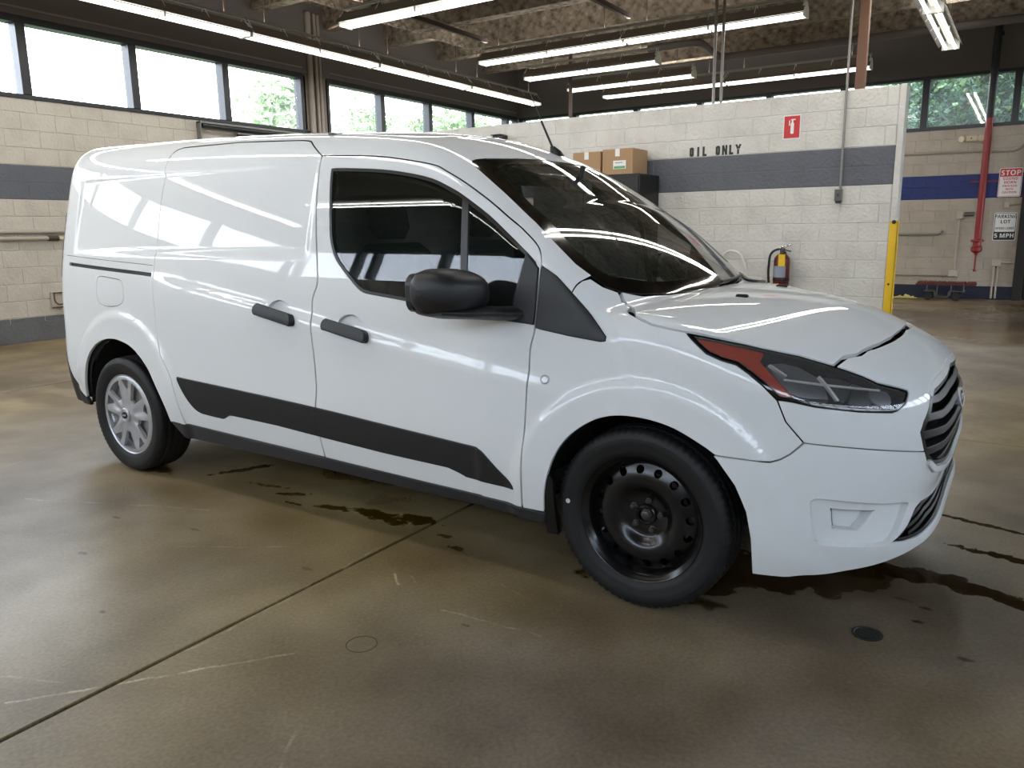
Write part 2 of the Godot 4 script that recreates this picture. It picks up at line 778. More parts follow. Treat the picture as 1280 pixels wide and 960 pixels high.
func dish(outer: PackedVector2Array, holes: Array, height: Spline, cell: float, depth: float, wave := 0.0) -> Geo:   # a pressed wheel disc seen along its axle: z is the height at that radius
	var g := Geo.new()
	var box := Rect2(outer[0], Vector2.ZERO)
	for p in outer:
		box = box.expand(p)
	var seen := {}
	for iu in int(ceil(box.size.x / cell)):
		for iv in int(ceil(box.size.y / cell)):
			var a := box.position + Vector2(iu, iv) * cell
			var pieces: Array = Geometry2D.intersect_polygons(PackedVector2Array([a, a + Vector2(cell, 0), a + Vector2(cell, cell), a + Vector2(0, cell)]), outer)
			for h in holes:
				var next := []
				for p in pieces:
					next.append_array(Geometry2D.clip_polygons(p, h))
				pieces = next
			for p in pieces:
				var tr := Geometry2D.triangulate_polygon(p)
				var idx := []
				for q in p:
					var key := Vector2i(roundi(q.x * 5e4), roundi(q.y * 5e4))
					if not seen.has(key):
						var e := .0015
						var z := dish_height(q, height, wave)
						seen[key] = g.vert(Vector3(q.x, q.y, z), Vector3(-(dish_height(q + Vector2(e, 0), height, wave) - dish_height(q - Vector2(e, 0), height, wave)) / (2 * e), -(dish_height(q + Vector2(0, e), height, wave) - dish_height(q - Vector2(0, e), height, wave)) / (2 * e), 1).normalized())
					idx.append(seen[key])
				for k in range(0, tr.size(), 3):
					g.tri(idx[tr[k]], idx[tr[k + 1]], idx[tr[k + 2]])
	for h in holes:
		for k in h.size():
			var a: Vector2 = h[k]
			var b: Vector2 = h[(k + 1) % h.size()]
			var o := (b - a).orthogonal()
			if not Geometry2D.is_point_in_polygon((a + b) / 2 + o.normalized() * .0008, h):
				o = -o
			var za := dish_height(a, height, wave)
			var zb := dish_height(b, height, wave)
			g.flat([Vector3(a.x, a.y, za), Vector3(b.x, b.y, zb), Vector3(b.x, b.y, zb - depth), Vector3(a.x, a.y, za - depth)], Vector3(o.x, o.y, 0))
	return g


func dish_height(p: Vector2, height: Spline, wave: float) -> float:
	var r := p.length()
	var z := height.at(r)
	if wave > 0.0:
		var a := p.angle() - deg_to_rad(98.0)
		z += wave * cos(10.0 * a) * ease_step(.045, .10, r) * (1.0 - ease_step(.17, .20, r))
	return z


func circle(c: Vector2, r: float, n: int) -> PackedVector2Array:
	var out := PackedVector2Array()
	for k in n:
		out.append(c + Vector2.from_angle(TAU * k / n) * r)
	return out


func fan_hole(mid_deg: float, half_in: float, half_out: float, r0: float, r1: float) -> PackedVector2Array:
	var out := PackedVector2Array()
	for k in 7:
		out.append(Vector2.from_angle(deg_to_rad(mid_deg + lerpf(-half_out, half_out, k / 6.0))) * r1)
	for k in 5:
		out.append(Vector2.from_angle(deg_to_rad(mid_deg + lerpf(half_in, -half_in, k / 4.0))) * r0)
	return out


func tyre_geo() -> Geo:   # axle along z, outer side towards +z
	var half := [Vector2(.3215, 0), Vector2(.3215, .018), Vector2(.3140, .0185), Vector2(.3140, .027), Vector2(.3213, .0275), Vector2(.3205, .052), Vector2(.3130, .0525), Vector2(.3130, .060), Vector2(.3200, .0605), Vector2(.3180, .085), Vector2(.3120, .0955), Vector2(.3020, .1025), Vector2(.2900, .1060), Vector2(.2880, .1078), Vector2(.2720, .1075), Vector2(.2700, .1060), Vector2(.2500, .1035), Vector2(.2380, .0990), Vector2(.2300, .0930), Vector2(.2230, .0880), Vector2(.2140, .0830)]
	var prof2 := []
	for k in range(half.size() - 1, 0, -1):
		prof2.append(Vector2(half[k].x, -half[k].y))
	prof2.append_array(half)
	var g := Geo.new()
	var n := 216
	var rows := []
	for k in prof2.size():
		var row := []
		var a: Vector2 = prof2[maxi(k - 1, 0)]
		var b: Vector2 = prof2[mini(k + 1, prof2.size() - 1)]
		var s := (b - a).normalized()
		for j in n:
			var w := TAU * j / n
			var o := Vector3(cos(w), sin(w), 0)
			var r: float = prof2[k].x
			if absf(prof2[k].y) > .0604 and r > .3015 and j % 3 == 0:
				r -= .006
			row.append(g.vert(o * r + Vector3(0, 0, prof2[k].y), (o * s.y - Vector3(0, 0, s.x)).normalized()))
		rows.append(row)
	for k in rows.size() - 1:
		for j in n:
			g.quad(rows[k][j], rows[k][(j + 1) % n], rows[k + 1][(j + 1) % n], rows[k + 1][j])
	return g


func make_wheel(van: Node3D, at: Vector3, out: float, rear: bool, tyre: ArrayMesh) -> void:
	var w := Node3D.new()
	w.name = "wheel" if not van.has_node("wheel") else "wheel_%03d" % van.get_children().filter(func(c): return c.name.begins_with("wheel")).size()
	van.add_child(w)
	w.position = at
	if out < 0.0:
		w.rotation.y = PI
	w.rotation.z = .13 if rear else 0.0
	w.set_meta("label", "tyre with a silver spoked wheel cover" if rear else "tyre on a bare black steel rim")
	put("tyre", tyre, mats.rubber, w)
	# the rim's barrel, open towards the outside
	var rim := [Vector2(.150, -.08), Vector2(.186, -.07), Vector2(.190, .035), Vector2(.197, .060), Vector2(.200, .068), Vector2(.2065, .080), Vector2(.2140, .0835), Vector2(.2190, .0900), Vector2(.2230, .0925), Vector2(.2255, .0895), Vector2(.2230, .0860)]
	put("rim", lathe_mesh(rim, Vector3.ZERO, Vector3(0, 0, 1), 72), mats.silver if rear else mats.black_steel, w)
	put("brake_disc", lathe_mesh([Vector2(.140, -.02), Vector2(.140, .0), Vector2(.07, .0), Vector2(0, .0)], Vector3.ZERO, Vector3(0, 0, 1), 40), mats.rotor, w)
	if rear:
		var holes := []
		for k in 5:
			holes.append(fan_hole(116 + 72 * k, 10, 17.5, .098, .196))
			holes.append(fan_hole(80 + 72 * k, 3, 9, .148, .197))
		var hc := Spline.new([0, .03, .05, .10, .16, .205, .22, .24], [.104, .102, .097, .094, .092, .093, .086, .07])
		put("wheel_cover", dish(circle(Vector2.ZERO, .219, 64), holes, hc, .012, .016, .005).done(), mats.silver, w)
		put("steel_disc", lathe_mesh([Vector2(.19, .045), Vector2(.16, .058), Vector2(.10, .062), Vector2(.06, .05), Vector2(0, .05)], Vector3.ZERO, Vector3(0, 0, 1), 40), mats.pale_steel, w)
		put("hub_ring", lathe_mesh([Vector2(.040, .096), Vector2(.040, .110), Vector2(.036, .1135), Vector2(.030, .1135), Vector2(.028, .110), Vector2(0, .110)], Vector3.ZERO, Vector3(0, 0, 1), 32), mats.silver, w)
		var oval := PackedVector2Array()
		for k in 28:
			oval.append(Vector2(cos(TAU * k / 28) * .025, sin(TAU * k / 28) * .019))
		var gb := Geo.new()
		gb.prism(oval, Transform3D(Basis(), Vector3(0, 0, .1135)), .006, .001)
		put("hub_badge", gb.done(), mats.badge_blue, w)
		var tx := put("lettering", lettering("Ford", .010, .001, false), mats.white_plastic, w)
		tx.position = Vector3(0, 0, .114)
	else:
		var holes := []
		for k in 16:
			holes.append(circle(Vector2.from_angle(TAU * (k + .25) / 16) * .1690, .0150, 14))
		var hd := Spline.new([0, .03, .055, .075, .10, .128, .145, .168, .188, .21], [.026, .026, .030, .033, .050, .062, .061, .053, .044, .034])
		put("steel_disc", dish(circle(Vector2.ZERO, .199, 72), holes, hd, .013, .02).done(), mats.black_steel, w)
		var bolts := [Vector2(0, 0)]
		for k in 5:
			bolts.append(Vector2.from_angle(deg_to_rad(80 + 72 * k)) * .054)
		for k in bolts.size():
			var r := .016 if k == 0 else .0095
			var g := Geo.new()
			var p := Vector3(bolts[k].x, bolts[k].y, .024)
			g.lathe([Vector2(r * 1.35, 0), Vector2(r * 1.35, .006), Vector2(r, .007), Vector2(r, .018), Vector2(r * .7, .021), Vector2(0, .021)], p, Vector3(0, 0, 1), 6)
			put("wheel_nut" if k else "axle_nut", g.done(), mats.dull_steel, w)
		put("hub_collar", lathe_mesh([Vector2(.036, .02), Vector2(.036, .034), Vector2(.032, .037), Vector2(.027, .037), Vector2(.027, .02)], Vector3.ZERO, Vector3(0, 0, 1), 32), mats.black_steel, w)
		put("paint_dot", lathe_mesh([Vector2(.0085, .107), Vector2(.0085, .1088), Vector2(0, .1088)], Vector3(-.270 * cos(.09), .270 * sin(.09), 0), Vector3(0, 0, 1), 14), mats.white_plastic, w)


func build_van() -> void:
	var van := thing("cargo_van", "white cargo van with black lower trim parked on the concrete floor", "van")
	var M := mats
	var V := [van, van]

	# --- seams, all in the SIDE chart
	var quarter_seam := chain([smooth(line([-1.13, 1.737, -1.175, 1.722, -1.198, 1.68])), smooth(line([-1.198, 1.68, -1.2, 1.60, -1.206, 1.50, -1.201, 1.347, -1.190, 1.173, -1.190, 1.11, -1.185, 1.05, -1.171, .93, -1.166, .79])), smooth(line([-1.166, .79, -1.118, .69, -1.035, .572, -.978, .340]))])
	var middle_seam := smooth(line([-.062, 1.63, -.057, 1.582, -.046, 1.472, -.027, 1.332, .004, 1.167, .014, 1.081, -.010, 1.022, -.008, .927, .009, .786, .022, .637, .013, .551, .008, .453, .024, .400, .031, .317]))
	var slide_top := chain([line([-1.13, 1.737, -.688, 1.735, -.26, 1.714]), smooth(line([-.26, 1.714, -.20, 1.706, -.165, 1.69, -.062, 1.63]), false, 3)])
	var door_top := smooth(line([-.062, 1.63, .163, 1.617, .331, 1.6, .55, 1.562, .631, 1.532, .739, 1.479, .859, 1.409, .962, 1.34, 1.053, 1.28, 1.098, 1.243, 1.118, 1.212, 1.127, 1.179]))
	var front_seam := smooth(line([1.127, 1.179, 1.123, 1.10, 1.123, .96, 1.106, .881, 1.104, .776, 1.101, .66, 1.097, .56, 1.092, .45, 1.083, .291]))
	var rear_arch := smooth(line([-1.103, .341, -1.131, .44, -1.213, .58, -1.275, .642, -1.349, .691, -1.42, .722, -1.494, .738, -1.56, .745, -1.626, .742, -1.69, .730, -1.748, .708, -1.80, .678, -1.845, .64, -1.885, .590, -1.912, .54, -1.950, .45, -1.975, .374]))
	var front_arch := smooth(line([1.800, .596, 1.748, .626, 1.66, .665, 1.57, .686, 1.477, .688, 1.40, .671, 1.335, .636, 1.278, .587, 1.235, .525, 1.205, .45, 1.186, .373, 1.178, .292]))

	# --- dark shell behind the gaps
	var win := smooth(line([.016, 1.565, .046, 1.571, .272, 1.556, .435, 1.535, .578, 1.505, .685, 1.463, .747, 1.433, .875, 1.358, .986, 1.278, 1.065, 1.221]), false, 3)
	win = chain([win, line([1.100, 1.192, 1.117, 1.16, 1.118, .968, .897, .984, .533, 1.026, .324, 1.047]), smooth(line([.324, 1.047, .277, 1.056, .228, 1.086, .131, 1.165, .090, 1.215, .062, 1.28, .042, 1.38, .022, 1.50, .016, 1.565]), false, 3)])
	var shell := skin(SIDE, line([-2.2, .45, -2.2, 1.72, -.1, 1.72, .2, 1.62, .7, 1.49, 1.1, 1.22, 1.3, 1.06, 1.6, .95, 1.9, .8, 2.0, .62, 1.96, .26, -2.05, .36]), [inset(win, .012), circle(Vector2(1.545, .30), .40, 32), circle(Vector2(-1.52, .33), .42, 32)], -.026, 0.0, .05)
	both_sides("inner_shell", shell, M.dark, V)
	put("inner_nose", skin(NOSE, both(line([0, .545, .5, .49, .95, .38, 1.0, .2, 1.05, -.2, .5, -.1, 0, -.06])), [], -.075, 0.0, .06).done(), M.dark, van)
	across_is_y = true
	put("inner_hood", skin(TOP, both(line([1.5, 0, 1.5, .72, 2.0, .62, 2.12, .3, 2.16, 0])), [], -.04, 0.0, .06).done(), M.dark, van)
	put("headliner", skin(TOP, both(line([-2.2, 0, -2.2, .55, .5, .55, .62, .4, .65, 0])), [], -.03, 0.0, .08).done(), M.headliner, van)
	across_is_y = false
	var ub := Geo.new()
	ub.box(Vector3(-2.2, .24, -.56), Vector3(2.1, .34, .56), .02)
	ub.box(Vector3(-1.0, .275, -.78), Vector3(1.10, .33, .78), .02)
	ub.box(Vector3(-2.2, .36, -.80), Vector3(-1.98, .44, .80), .02)
	put("underbody", ub.done(), M.dark, van)
	for cx in [[1.545, .30, .405], [-1.52, .33, .425]]:
		var g := Geo.new()
		var rows := []
		for k in 25:
			var a := .02 + (PI - .04) * k / 24
			var o := Vector3(cos(a), sin(a), 0)
			var c := Vector3(cx[0], cx[1], 0)
			rows.append([g.vert(c + o * cx[2] + Vector3(0, 0, .845 if cx[0] > 0 else .845), -o), g.vert(c + o * cx[2] + Vector3(0, 0, .52), -o)])
		for k in 24:
			g.quad(rows[k][0], rows[k + 1][0], rows[k + 1][1], rows[k][1])
		var disc := []
		for k in 25:
			disc.append(Vector3(cx[0], cx[1], .52) + Vector3(cos(PI * k / 24), sin(PI * k / 24), 0) * cx[2])
		g.flat(disc, Vector3(0, 0, 1))
		both_sides("arch_liner", g, M.liner, V)

	# --- body panels
	across_is_y = true
	var eave := PackedVector2Array()
	var shelf := PackedVector2Array()
	for k in 41:
		eave.append(Vector2(lerpf(-2.22, .667, k / 40.0), .5))
		shelf.append(Vector2(lerpf(-1.198, -2.22, k / 40.0), lerpf(1.68, 1.66, k / 40.0)))
	var roof := both(chain([line([-2.24, 0]), eave, line([ .682, .401, .695, .20, .702, 0])]))
	put("roof", skin(TOP, roof, [], 0.0, 0.0, .03).done(), M.paint, van)
	across_is_y = false
	var screen_side := line([.660, .575, .664, .611, .687, .638, .87, .687, 1.029, .727, 1.106, .749, 1.215, .756, 1.267, .737])
	var rail := chain([rechart(eave, TOP, SHOULDER), rechart(screen_side, TOP, SHOULDER),
		rechart(chain([line([1.262, 1.125, 1.253, 1.086, 1.19, 1.135]), rev(door_top), rev(slide_top), smooth(line([-1.13, 1.737, -1.175, 1.722, -1.198, 1.68])), shelf]), SIDE, SHOULDER)])
	both_sides("roof_side", skin(SHOULDER, rail, [], 0.0, 0.0, .018), M.paint, V)

	var rear_edge := line([-1.985, .370, -2.06, .42, -2.13, .475, -2.19, .56, -2.235, .62, -2.26, .8, -2.255, 1.1, -2.235, 1.4, -2.22, 1.66])
	var fuel := smooth(line([-1.705, 1.078, -1.60, 1.073, -1.50, 1.063, -1.472, 1.04, -1.462, .99, -1.470, .950, -1.52, .924, -1.60, .914, -1.68, .917, -1.728, .94, -1.742, .99, -1.738, 1.05]), true, 4)
	var slot := line([-2.075, 1.149, -1.203, 1.107, -1.203, 1.085, -2.075, 1.127])
	var crack := line([-2.18, 1.192, -1.2, 1.146, -1.2, 1.1405, -2.18, 1.1865])
	var quarter := chain([line([-1.198, 1.68]), quarter_seam.slice(8), rear_arch, rear_edge, rev(shelf)])
	var q := both_sides("quarter_panel", skin(SIDE, inset(quarter, .0), [inset(fuel, -.001), slot, crack], 0.0, .014, .017), M.paint, V)
	both_sides("fuel_flap", skin(SIDE, inset(fuel, .0055), [], 0.0, .01, .03), M.paint, q)
	both_sides("door_track", skin(SIDE, inset(slot, -.006), [], -.012, 0.0, .04), M.black, q)

	var slide := chain([slide_top, middle_seam, rev(quarter_seam)])
	var cup_b := circle(Vector2(-.222, .958), 1.0, 24)
	var cup_a := circle(Vector2(.218, .918), 1.0, 24)
	for k in 24:
		cup_b[k] = Vector2(-.222, .957) + Vector2(cos(TAU * k / 24) * .074, sin(TAU * k / 24) * .050)
		cup_a[k] = Vector2(.218, .914) + Vector2(cos(TAU * k / 24) * .074, sin(TAU * k / 24) * .050)
	var sd := both_sides("sliding_door", skin(SIDE, inset(slide, .0055), [cup_b], 0.0, .018, .017), M.paint, V)
	var fdoor := chain([door_top, front_seam, line([1.083, .291, .55, .303, .031, .317]), rev(middle_seam)])
	var fd := both_sides("front_door", skin(SIDE, inset(fdoor, .0045), [win, cup_a], 0.0, .018, .017), M.paint, V)
	for k in 2:
		var cup := cup_a if k == 0 else cup_b
		var owner_parts: Array = fd if k == 0 else sd
		both_sides("handle_cup", skin(SIDE, inset(cup, -.004), [], -.019, 0.0, .02), M.paint, owner_parts)
		var c0 := Vector2(.205, .906) if k == 0 else Vector2(-.233, .951)
		var bar := PackedVector2Array()
		for p in round_rect(0, 0, .245, .036, .017, 6):
			bar.append(c0 + Vector2(p.x, p.y - .165 * p.x - 1.7 * p.x * p.x + .008))
		both_sides("handle", skin(SIDE, bar, [], .030, .034, .012, .006), M.trim, owner_parts)

	# --- side glass
	var inner := inset(win, .013)
	var low_strip := line([.60, .90, .60, 1.004, .82, 1.000, 1.015, 1.030, 1.2, 1.03, 1.2, .90])
	var sail := line([1.052, 1.27, 1.055, 1.222, 1.012, 1.025, 1.012, .9, 1.3, .9, 1.3, 1.27])
	var divider := line([.734, 1.50, .762, 1.50, .823, .95, .793, .95])
	var panes: Array = [inner]
	for cutter in [low_strip, sail, divider]:
		var next := []
		for p in panes:
			next.append_array(Geometry2D.clip_polygons(p, cutter))
		panes = next
	panes = panes.filter(func(p): return absf(area(p)) > .01)
	both_sides("window_frame", skin(SIDE, inset(win, .0015), panes, -.002, .012, .03), M.trim_gloss, fd)
	for p in panes:
		both_sides("window_glass", skin(SIDE, inset(p, -.003), [], -.006, 0.0, .02), M.tinted, fd)
	both_sides("mirror_sail", skin(SIDE, line([1.062, 1.214, 1.113, 1.165, 1.115, .975, 1.022, .982, 1.035, 1.05]), [], .010, .014, .03, .005), M.trim, fd)

	# --- black trim on the doors
	var clad := chain([smooth(line([-.99, .589, -.5, .571, .018, .548, .417, .524, .862, .496])), smooth(line([.862, .496, .890, .492, .915, .478, .970, .43, 1.040, .375])), smooth(line([1.040, .375, 1.046, .367, 1.035, .360, .84, .366, .815, .370, .785, .380, .737, .392]), false, 3),
		line([.737, .392, .40, .401, .027, .419, -.255, .434, -.575, .440, -.600, .438, -.640, .418, -.655, .414]), smooth(line([-.655, .414, -.76, .417, -.83, .422, -.877, .442, -.93, .490, -.985, .565, -.99, .589]), false, 3)])
	var left_of := chain([rev(middle_seam), line([-1.5, 1.63, -1.5, .317])])
	var half_a := Geometry2D.intersect_polygons(clad, left_of)
	var half_b := Geometry2D.clip_polygons(clad, left_of)
	for k in 2:
		var pieces: Array = half_a if k == 0 else half_b
		for p in pieces:
			if absf(area(p)) > .01:
				both_sides("lower_cladding", skin(SIDE, inset(p, .002), [], .007, .010, .035, .004), M.trim, sd if k == 0 else fd)
	var sill := line([-1.095, .343, 0, .315, 1.175, .287, 1.17, .250, 0, .262, -1.0, .262])
	both_sides("sill", skin(SIDE, inset(sill, .002), [], .004, .03, .04, .008), M.sill, V)

	# --- fender, hood, nose and bumper
	var lamp := line([1.321, .545, 1.104, .512, .92, .474, .811, .433, .727, .394, .683, .366, .600, .343, .570, .334, .572, .324, .605, .296, .650, .275, .672, .271, .787, .281, .92, .301, .985, .317, 1.026, .324, 1.071, .371, 1.110, .405, 1.147, .433, 1.195, .447, 1.245, .469, 1.282, .503])
	var lamp_low := PackedVector2Array()
	for p in [Vector2(1.321, .545), Vector2(1.282, .503), Vector2(1.245, .469), Vector2(1.195, .447), Vector2(1.147, .433), Vector2(1.110, .405), Vector2(1.071, .371), Vector2(1.026, .324)]:
		lamp_low.append(to_chart(SIDE, lift(NOSE, p)))
	var fender_nose := PackedVector2Array()
	for p in [Vector2(1.026, .324), Vector2(1.000, .262), Vector2(.947, .199), Vector2(.985, .165), Vector2(1.015, .147), Vector2(1.042, .140), Vector2(1.215, .152)]:
		fender_nose.append(to_chart(SIDE, lift(NOSE, p)))
	var hood_side := line([1.352, 1.081, 1.380, 1.050, 1.425, 1.030, 1.475, 1.016, 1.546, .993, 1.600, .984])
	var fender := chain([front_seam, line([1.083, .291, 1.178, .292]), rev(front_arch), rev(fender_nose), rev(lamp_low), rev(hood_side), line([1.315, 1.102, 1.275, 1.132, 1.262, 1.125, 1.253, 1.086, 1.19, 1.135])])
	var fe := both_sides("fender", skin(SIDE, inset(fender, .0045), [], 0.0, .016, .015), M.paint, V)
	both_sides("fender_trim", skin(SIDE, smooth(line([1.131, 1.172, 1.19, 1.138, 1.253, 1.085, 1.297, 1.046, 1.337, 1.010, 1.375, .972, 1.400, .945, 1.400, .934, 1.383, .932, 1.26, .944, 1.128, .962]), false, 1), [], .006, .010, .03, .004), M.trim, fe)
	both_sides("mud_flap", skin(SIDE, line([1.176, .40, 1.200, .44, 1.215, .42, 1.215, .20, 1.172, .20]), [], -.008, .02, .03), M.black, V)
	var lock := lift(SIDE, Vector2(1.173, .782))
	var ln := body_normal(lock)
	both_sides("badge_disc", _disc(lock, ln, .017, .006), M.silver, fe)

	across_is_y = true
	var hood_edge := rechart(chain([hood_side, line([1.62, .980])]), SIDE, TOP)
	var lamp_top := rechart(line([1.321, .545, 1.21, .529, 1.104, .512, 1.0, .490, .92, .474, .811, .433]), NOSE, TOP)
	var hood := both(chain([line([1.500, 0, 1.486, .242, 1.443, .443, 1.398, .587]), hood_edge, lamp_top, line([2.098, .575, 2.128, .515, 2.137, .461, 2.170, .321, 2.188, .182, 2.193, 0])]))
	put("hood", skin(TOP, inset(hood, .004), [], 0.0, .02, .022).done(), M.paint, van)
	var glass_edge := line([.705, 0, .698, .20, .684, .401, .662, .575, .667, .611, .690, .636, .87, .684, 1.029, .724, 1.106, .746, 1.215, .753, 1.265, .735, 1.313, .713, 1.352, .667, 1.388, .587, 1.433, .443, 1.478, .242, 1.492, 0])
	var screen := both(glass_edge)
	var clear := both(smooth(line([.735, 0, .728, .25, .715, .42, .722, .50, .76, .555, .87, .607, 1.03, .650, 1.14, .680, 1.22, .686, 1.28, .665, 1.325, .60, 1.38, .45, 1.418, .25, 1.432, 0]), false, 2))
	across_is_y = false
	var ws := put("windscreen", skin(TOP, screen, [clear], -.002, .012, .04).done(), M.frit, van)
	put("windscreen_glass", skin(TOP, inset(clear, -.002), [], -.002, 0.0, .025).done(), M.screen_glass, ws)

	var grille := both(line([0, .385, .123, .372, .30, .352, .41, .335, .460, .308, .500, .272, .546, .235, .567, .205, .552, .156, .530, .112, .482, .080, .335, .058, .15, .050, 0, .048]))
	var nose_half := both(line([0, .556, .12, .547, .24, .536, .417, .515, .588, .490, .646, .471, .722, .463, .800, .430, .727, .394, .683, .366, .600, .343, .570, .334, .572, .324, .605, .296, .650, .275, .672, .271, .787, .281, .92, .301, .985, .317, 1.026, .324, 1.000, .262, .947, .199, .723, .169, .552, .146, .40, .136, 0, .130]))
	var nose_pieces := Geometry2D.clip_polygons(inset(nose_half, .0025), grille)
	for p in nose_pieces:
		if absf(area(p)) > .01:
			put("nose_panel", skin(NOSE, p, [], 0.0, .016, .02).done(), M.paint, van)
	var low := both(line([0, -.050, .20, -.044, .354, -.036, .430, -.030, .506, -.024, .545, -.036, .600, -.075, .672, -.113, .616, -.119, .552, -.119, .462, -.112, .30, -.104, 0, -.100]))
	var bumper := both(line([0, .129, .40, .135, .552, .145, .723, .168, .947, .198, .985, .164, 1.015, .146, 1.042, .139, 1.215, .151, 1.198, .135, 1.143, .060, 1.107, -.022, 1.090, -.108, 1.074, -.236, .928, -.222, .750, -.190, .640, -.168, .560, -.155, .40, -.142, .20, -.132, 0, -.130]))
	var fog := smooth(line([.926, .014, .918, .030, .895, .033, .80, .021, .70, .007, .610, -.004, .585, -.016, .620, -.060, .664, -.104, .70, -.118, .80, -.117, .880, -.114, .905, -.100, .918, -.04]), true, 2)
	var fog_l := PackedVector2Array()
	for p in fog:
		fog_l.append(Vector2(-p.x, p.y))
	var bump_pieces := Geometry2D.clip_polygons(inset(bumper, .0025), grille)
	for p in bump_pieces:
		if absf(area(p)) > .01:
			put("bumper", skin(NOSE, p, [low, fog, fog_l], 0.0, .030, .02).done(), M.paint, van)
	var pocket := line([.862, -.002, .78, -.011, .705, -.018, .735, -.048, .771, -.077, .81, -.076, .854, -.072])
	var fb := both_sides("fog_bezel", skin(NOSE, inset(fog, .005), [pocket], -.020, .05, .018, .006), M.paint, V)
	both_sides("lamp_blank", skin(NOSE, inset(pocket, -.008), [], -.064, 0.0, .024), M.paint, fb)
	both_sides("lamp_slot", skin(NOSE, line([.866, -.002, .842, -.005, .836, -.073, .858, -.074]), [], -.056, .01, .02), M.black, fb)

	# --- grilles
	var gr := put("grille", skin(NOSE, inset(grille, .0), [inset(grille, .022)], -.004, .04, .03, .004).done(), M.trim_gloss, van)
	for k in 5:
		var ph := .098 + .053 * k
		var bar := both(smooth(line([0, ph + .018, .15, ph + .018, .28, ph + .004, .36, ph - .006, .55, ph - .004, .6, ph - .006, .6, ph - .024, .37, ph - .027, .27, ph - .017, .15, ph - .004, 0, ph - .003]), false, 1))
		for p in Geometry2D.intersect_polygons(bar, inset(grille, .018)):
			if absf(area(p)) > .002:
				put("grille_bar", skin(NOSE, p, [], -.014, .032, .03, .004).done(), M.grille, gr)
	put("grille_trim", skin(NOSE, both(line([0, .392, .123, .379, .30, .359, .412, .342, .464, .313, .452, .302, .405, .325, .30, .340, .123, .361, 0, .374])), [], .003, .02, .03, .003).done(), M.paint, gr)
	put("grille_lip", skin(NOSE, both(line([0, .056, .15, .058, .335, .066, .475, .088, .515, .112, .530, .108, .482, .074, .335, .050, .15, .042, 0, .040])), [], .010, .03, .03, .004).done(), M.paint, gr)
	var oval := PackedVector2Array()
	var oval_in := PackedVector2Array()
	for k in 32:
		oval.append(Vector2(cos(TAU * k / 32) * .083, .238 + sin(TAU * k / 32) * .036))
		oval_in.append(Vector2(cos(TAU * k / 32) * .075, .238 + sin(TAU * k / 32) * .030))
	var emb := put("emblem", skin(NOSE, oval, [oval_in], -.008, .02, .02, .003).done(), M.silver, van)
	put("emblem_field", skin(NOSE, oval_in, [], -.011, 0.0, .02).done(), M.badge_blue, emb)
	var etext := put("lettering", lettering("Ford", .030, .002, false), M.white_plastic, emb)
	etext.position = lift(NOSE, Vector2(0, .238)) + Vector3(-.010, 0, 0)
	etext.rotation.y = PI / 2
	var lg := put("lower_grille", skin(NOSE, inset(low, .001), [inset(low, .009)], -.006, .03, .025, .003).done(), M.trim_gloss, van)
	for k in 3:
		var ph := -.052 - .019 * k
		for p in Geometry2D.intersect_polygons(both(line([0, ph, .45, ph + .012, .58, ph - .008, .58, ph - .016, .45, ph + .004, 0, ph - .008])), inset(low, .006)):
			if absf(area(p)) > .0006:
				put("grille_bar", skin(NOSE, p, [], -.012, .03, .025, .002).done(), M.grille, lg)

	# --- headlamps
	var hl := both_sides("headlamp", skin(NOSE, inset(lamp, .002), [inset(lamp, .011)], -.003, .06, .022, .003), M.frit, V)
	both_sides("lamp_bowl", skin(NOSE, inset(lamp, .004), [], -.060, 0.0, .03), M.black, hl)
	both_sides("turn_lens", skin(NOSE, line([1.275, .522, 1.20, .512, 1.10, .494, 1.050, .482, 1.072, .450, 1.048, .412, .985, .334, 1.024, .334, 1.060, .372, 1.106, .414, 1.147, .440, 1.195, .454, 1.240, .474]), [], -.008, .030, .022, .004), M.amber, hl)
	both_sides("reflector", skin(NOSE, line([1.036, .448, .985, .458, .933, .445, .878, .403, .868, .328, .960, .334, 1.000, .358]), [], -.022, .02, .02, .004), M.reflector, hl)
	both_sides("reflector", skin(NOSE, line([.850, .408, .800, .400, .765, .388, .815, .318, .850, .325]), [], -.026, .02, .02, .004), M.smoke, hl)
	both_sides("reflector", skin(NOSE, line([.752, .383, .715, .366, .690, .330, .735, .296, .800, .312]), [], -.028, .02, .02, .004), M.smoke, hl)
	both_sides("light_strip", skin(NOSE, line([1.038, .440, 1.033, .441, .988, .403, .992, .401]), [], -.010, .012, .02, .002), M.light_line, hl)
	both_sides("light_strip", skin(NOSE, line([1.000, .390, .85, .370, .68, .347, .68, .3445, .85, .367, 1.000, .387]), [], -.010, .006, .02, .002), M.light_line, hl)
	both_sides("light_strip", skin(NOSE, line([.882, .400, .877, .401, .840, .320, .845, .319]), [], -.010, .012, .02, .002), M.light_line, hl)
	both_sides("bulb_reflector", skin(NOSE, smooth(line([.700, .352, .660, .348, .640, .330, .650, .306, .690, .300, .715, .320]), true, 3), [], -.020, .03, .015, .006), M.reflector, hl)
	both_sides("lens", skin(NOSE, inset(lamp, .012), [], 0.0, .006, .022), M.lens, hl)

	# --- rear of the van
	var hatch := line([-.70, .62, -.02, .62, -.02, 1.60, -.50, 1.60, -.57, 1.54, -.67, 1.1])
	var hatch_r := line([.70, .62, .02, .62, .02, 1.60, .50, 1.60, .57, 1.54, .67, 1.1])
	put("rear_panel", skin(BACK, line([-.73, .52, .73, .52, .72, 1.1, .60, 1.66, .50, 1.70, -.50, 1.70, -.60, 1.66, -.72, 1.1]), [hatch, hatch_r], 0.0, .01, .05).done(), M.paint, van)
	for h in [hatch, hatch_r]:
		put("rear_door", skin(BACK, inset(h, .003), [], 0.0, .015, .05).done(), M.paint, van)
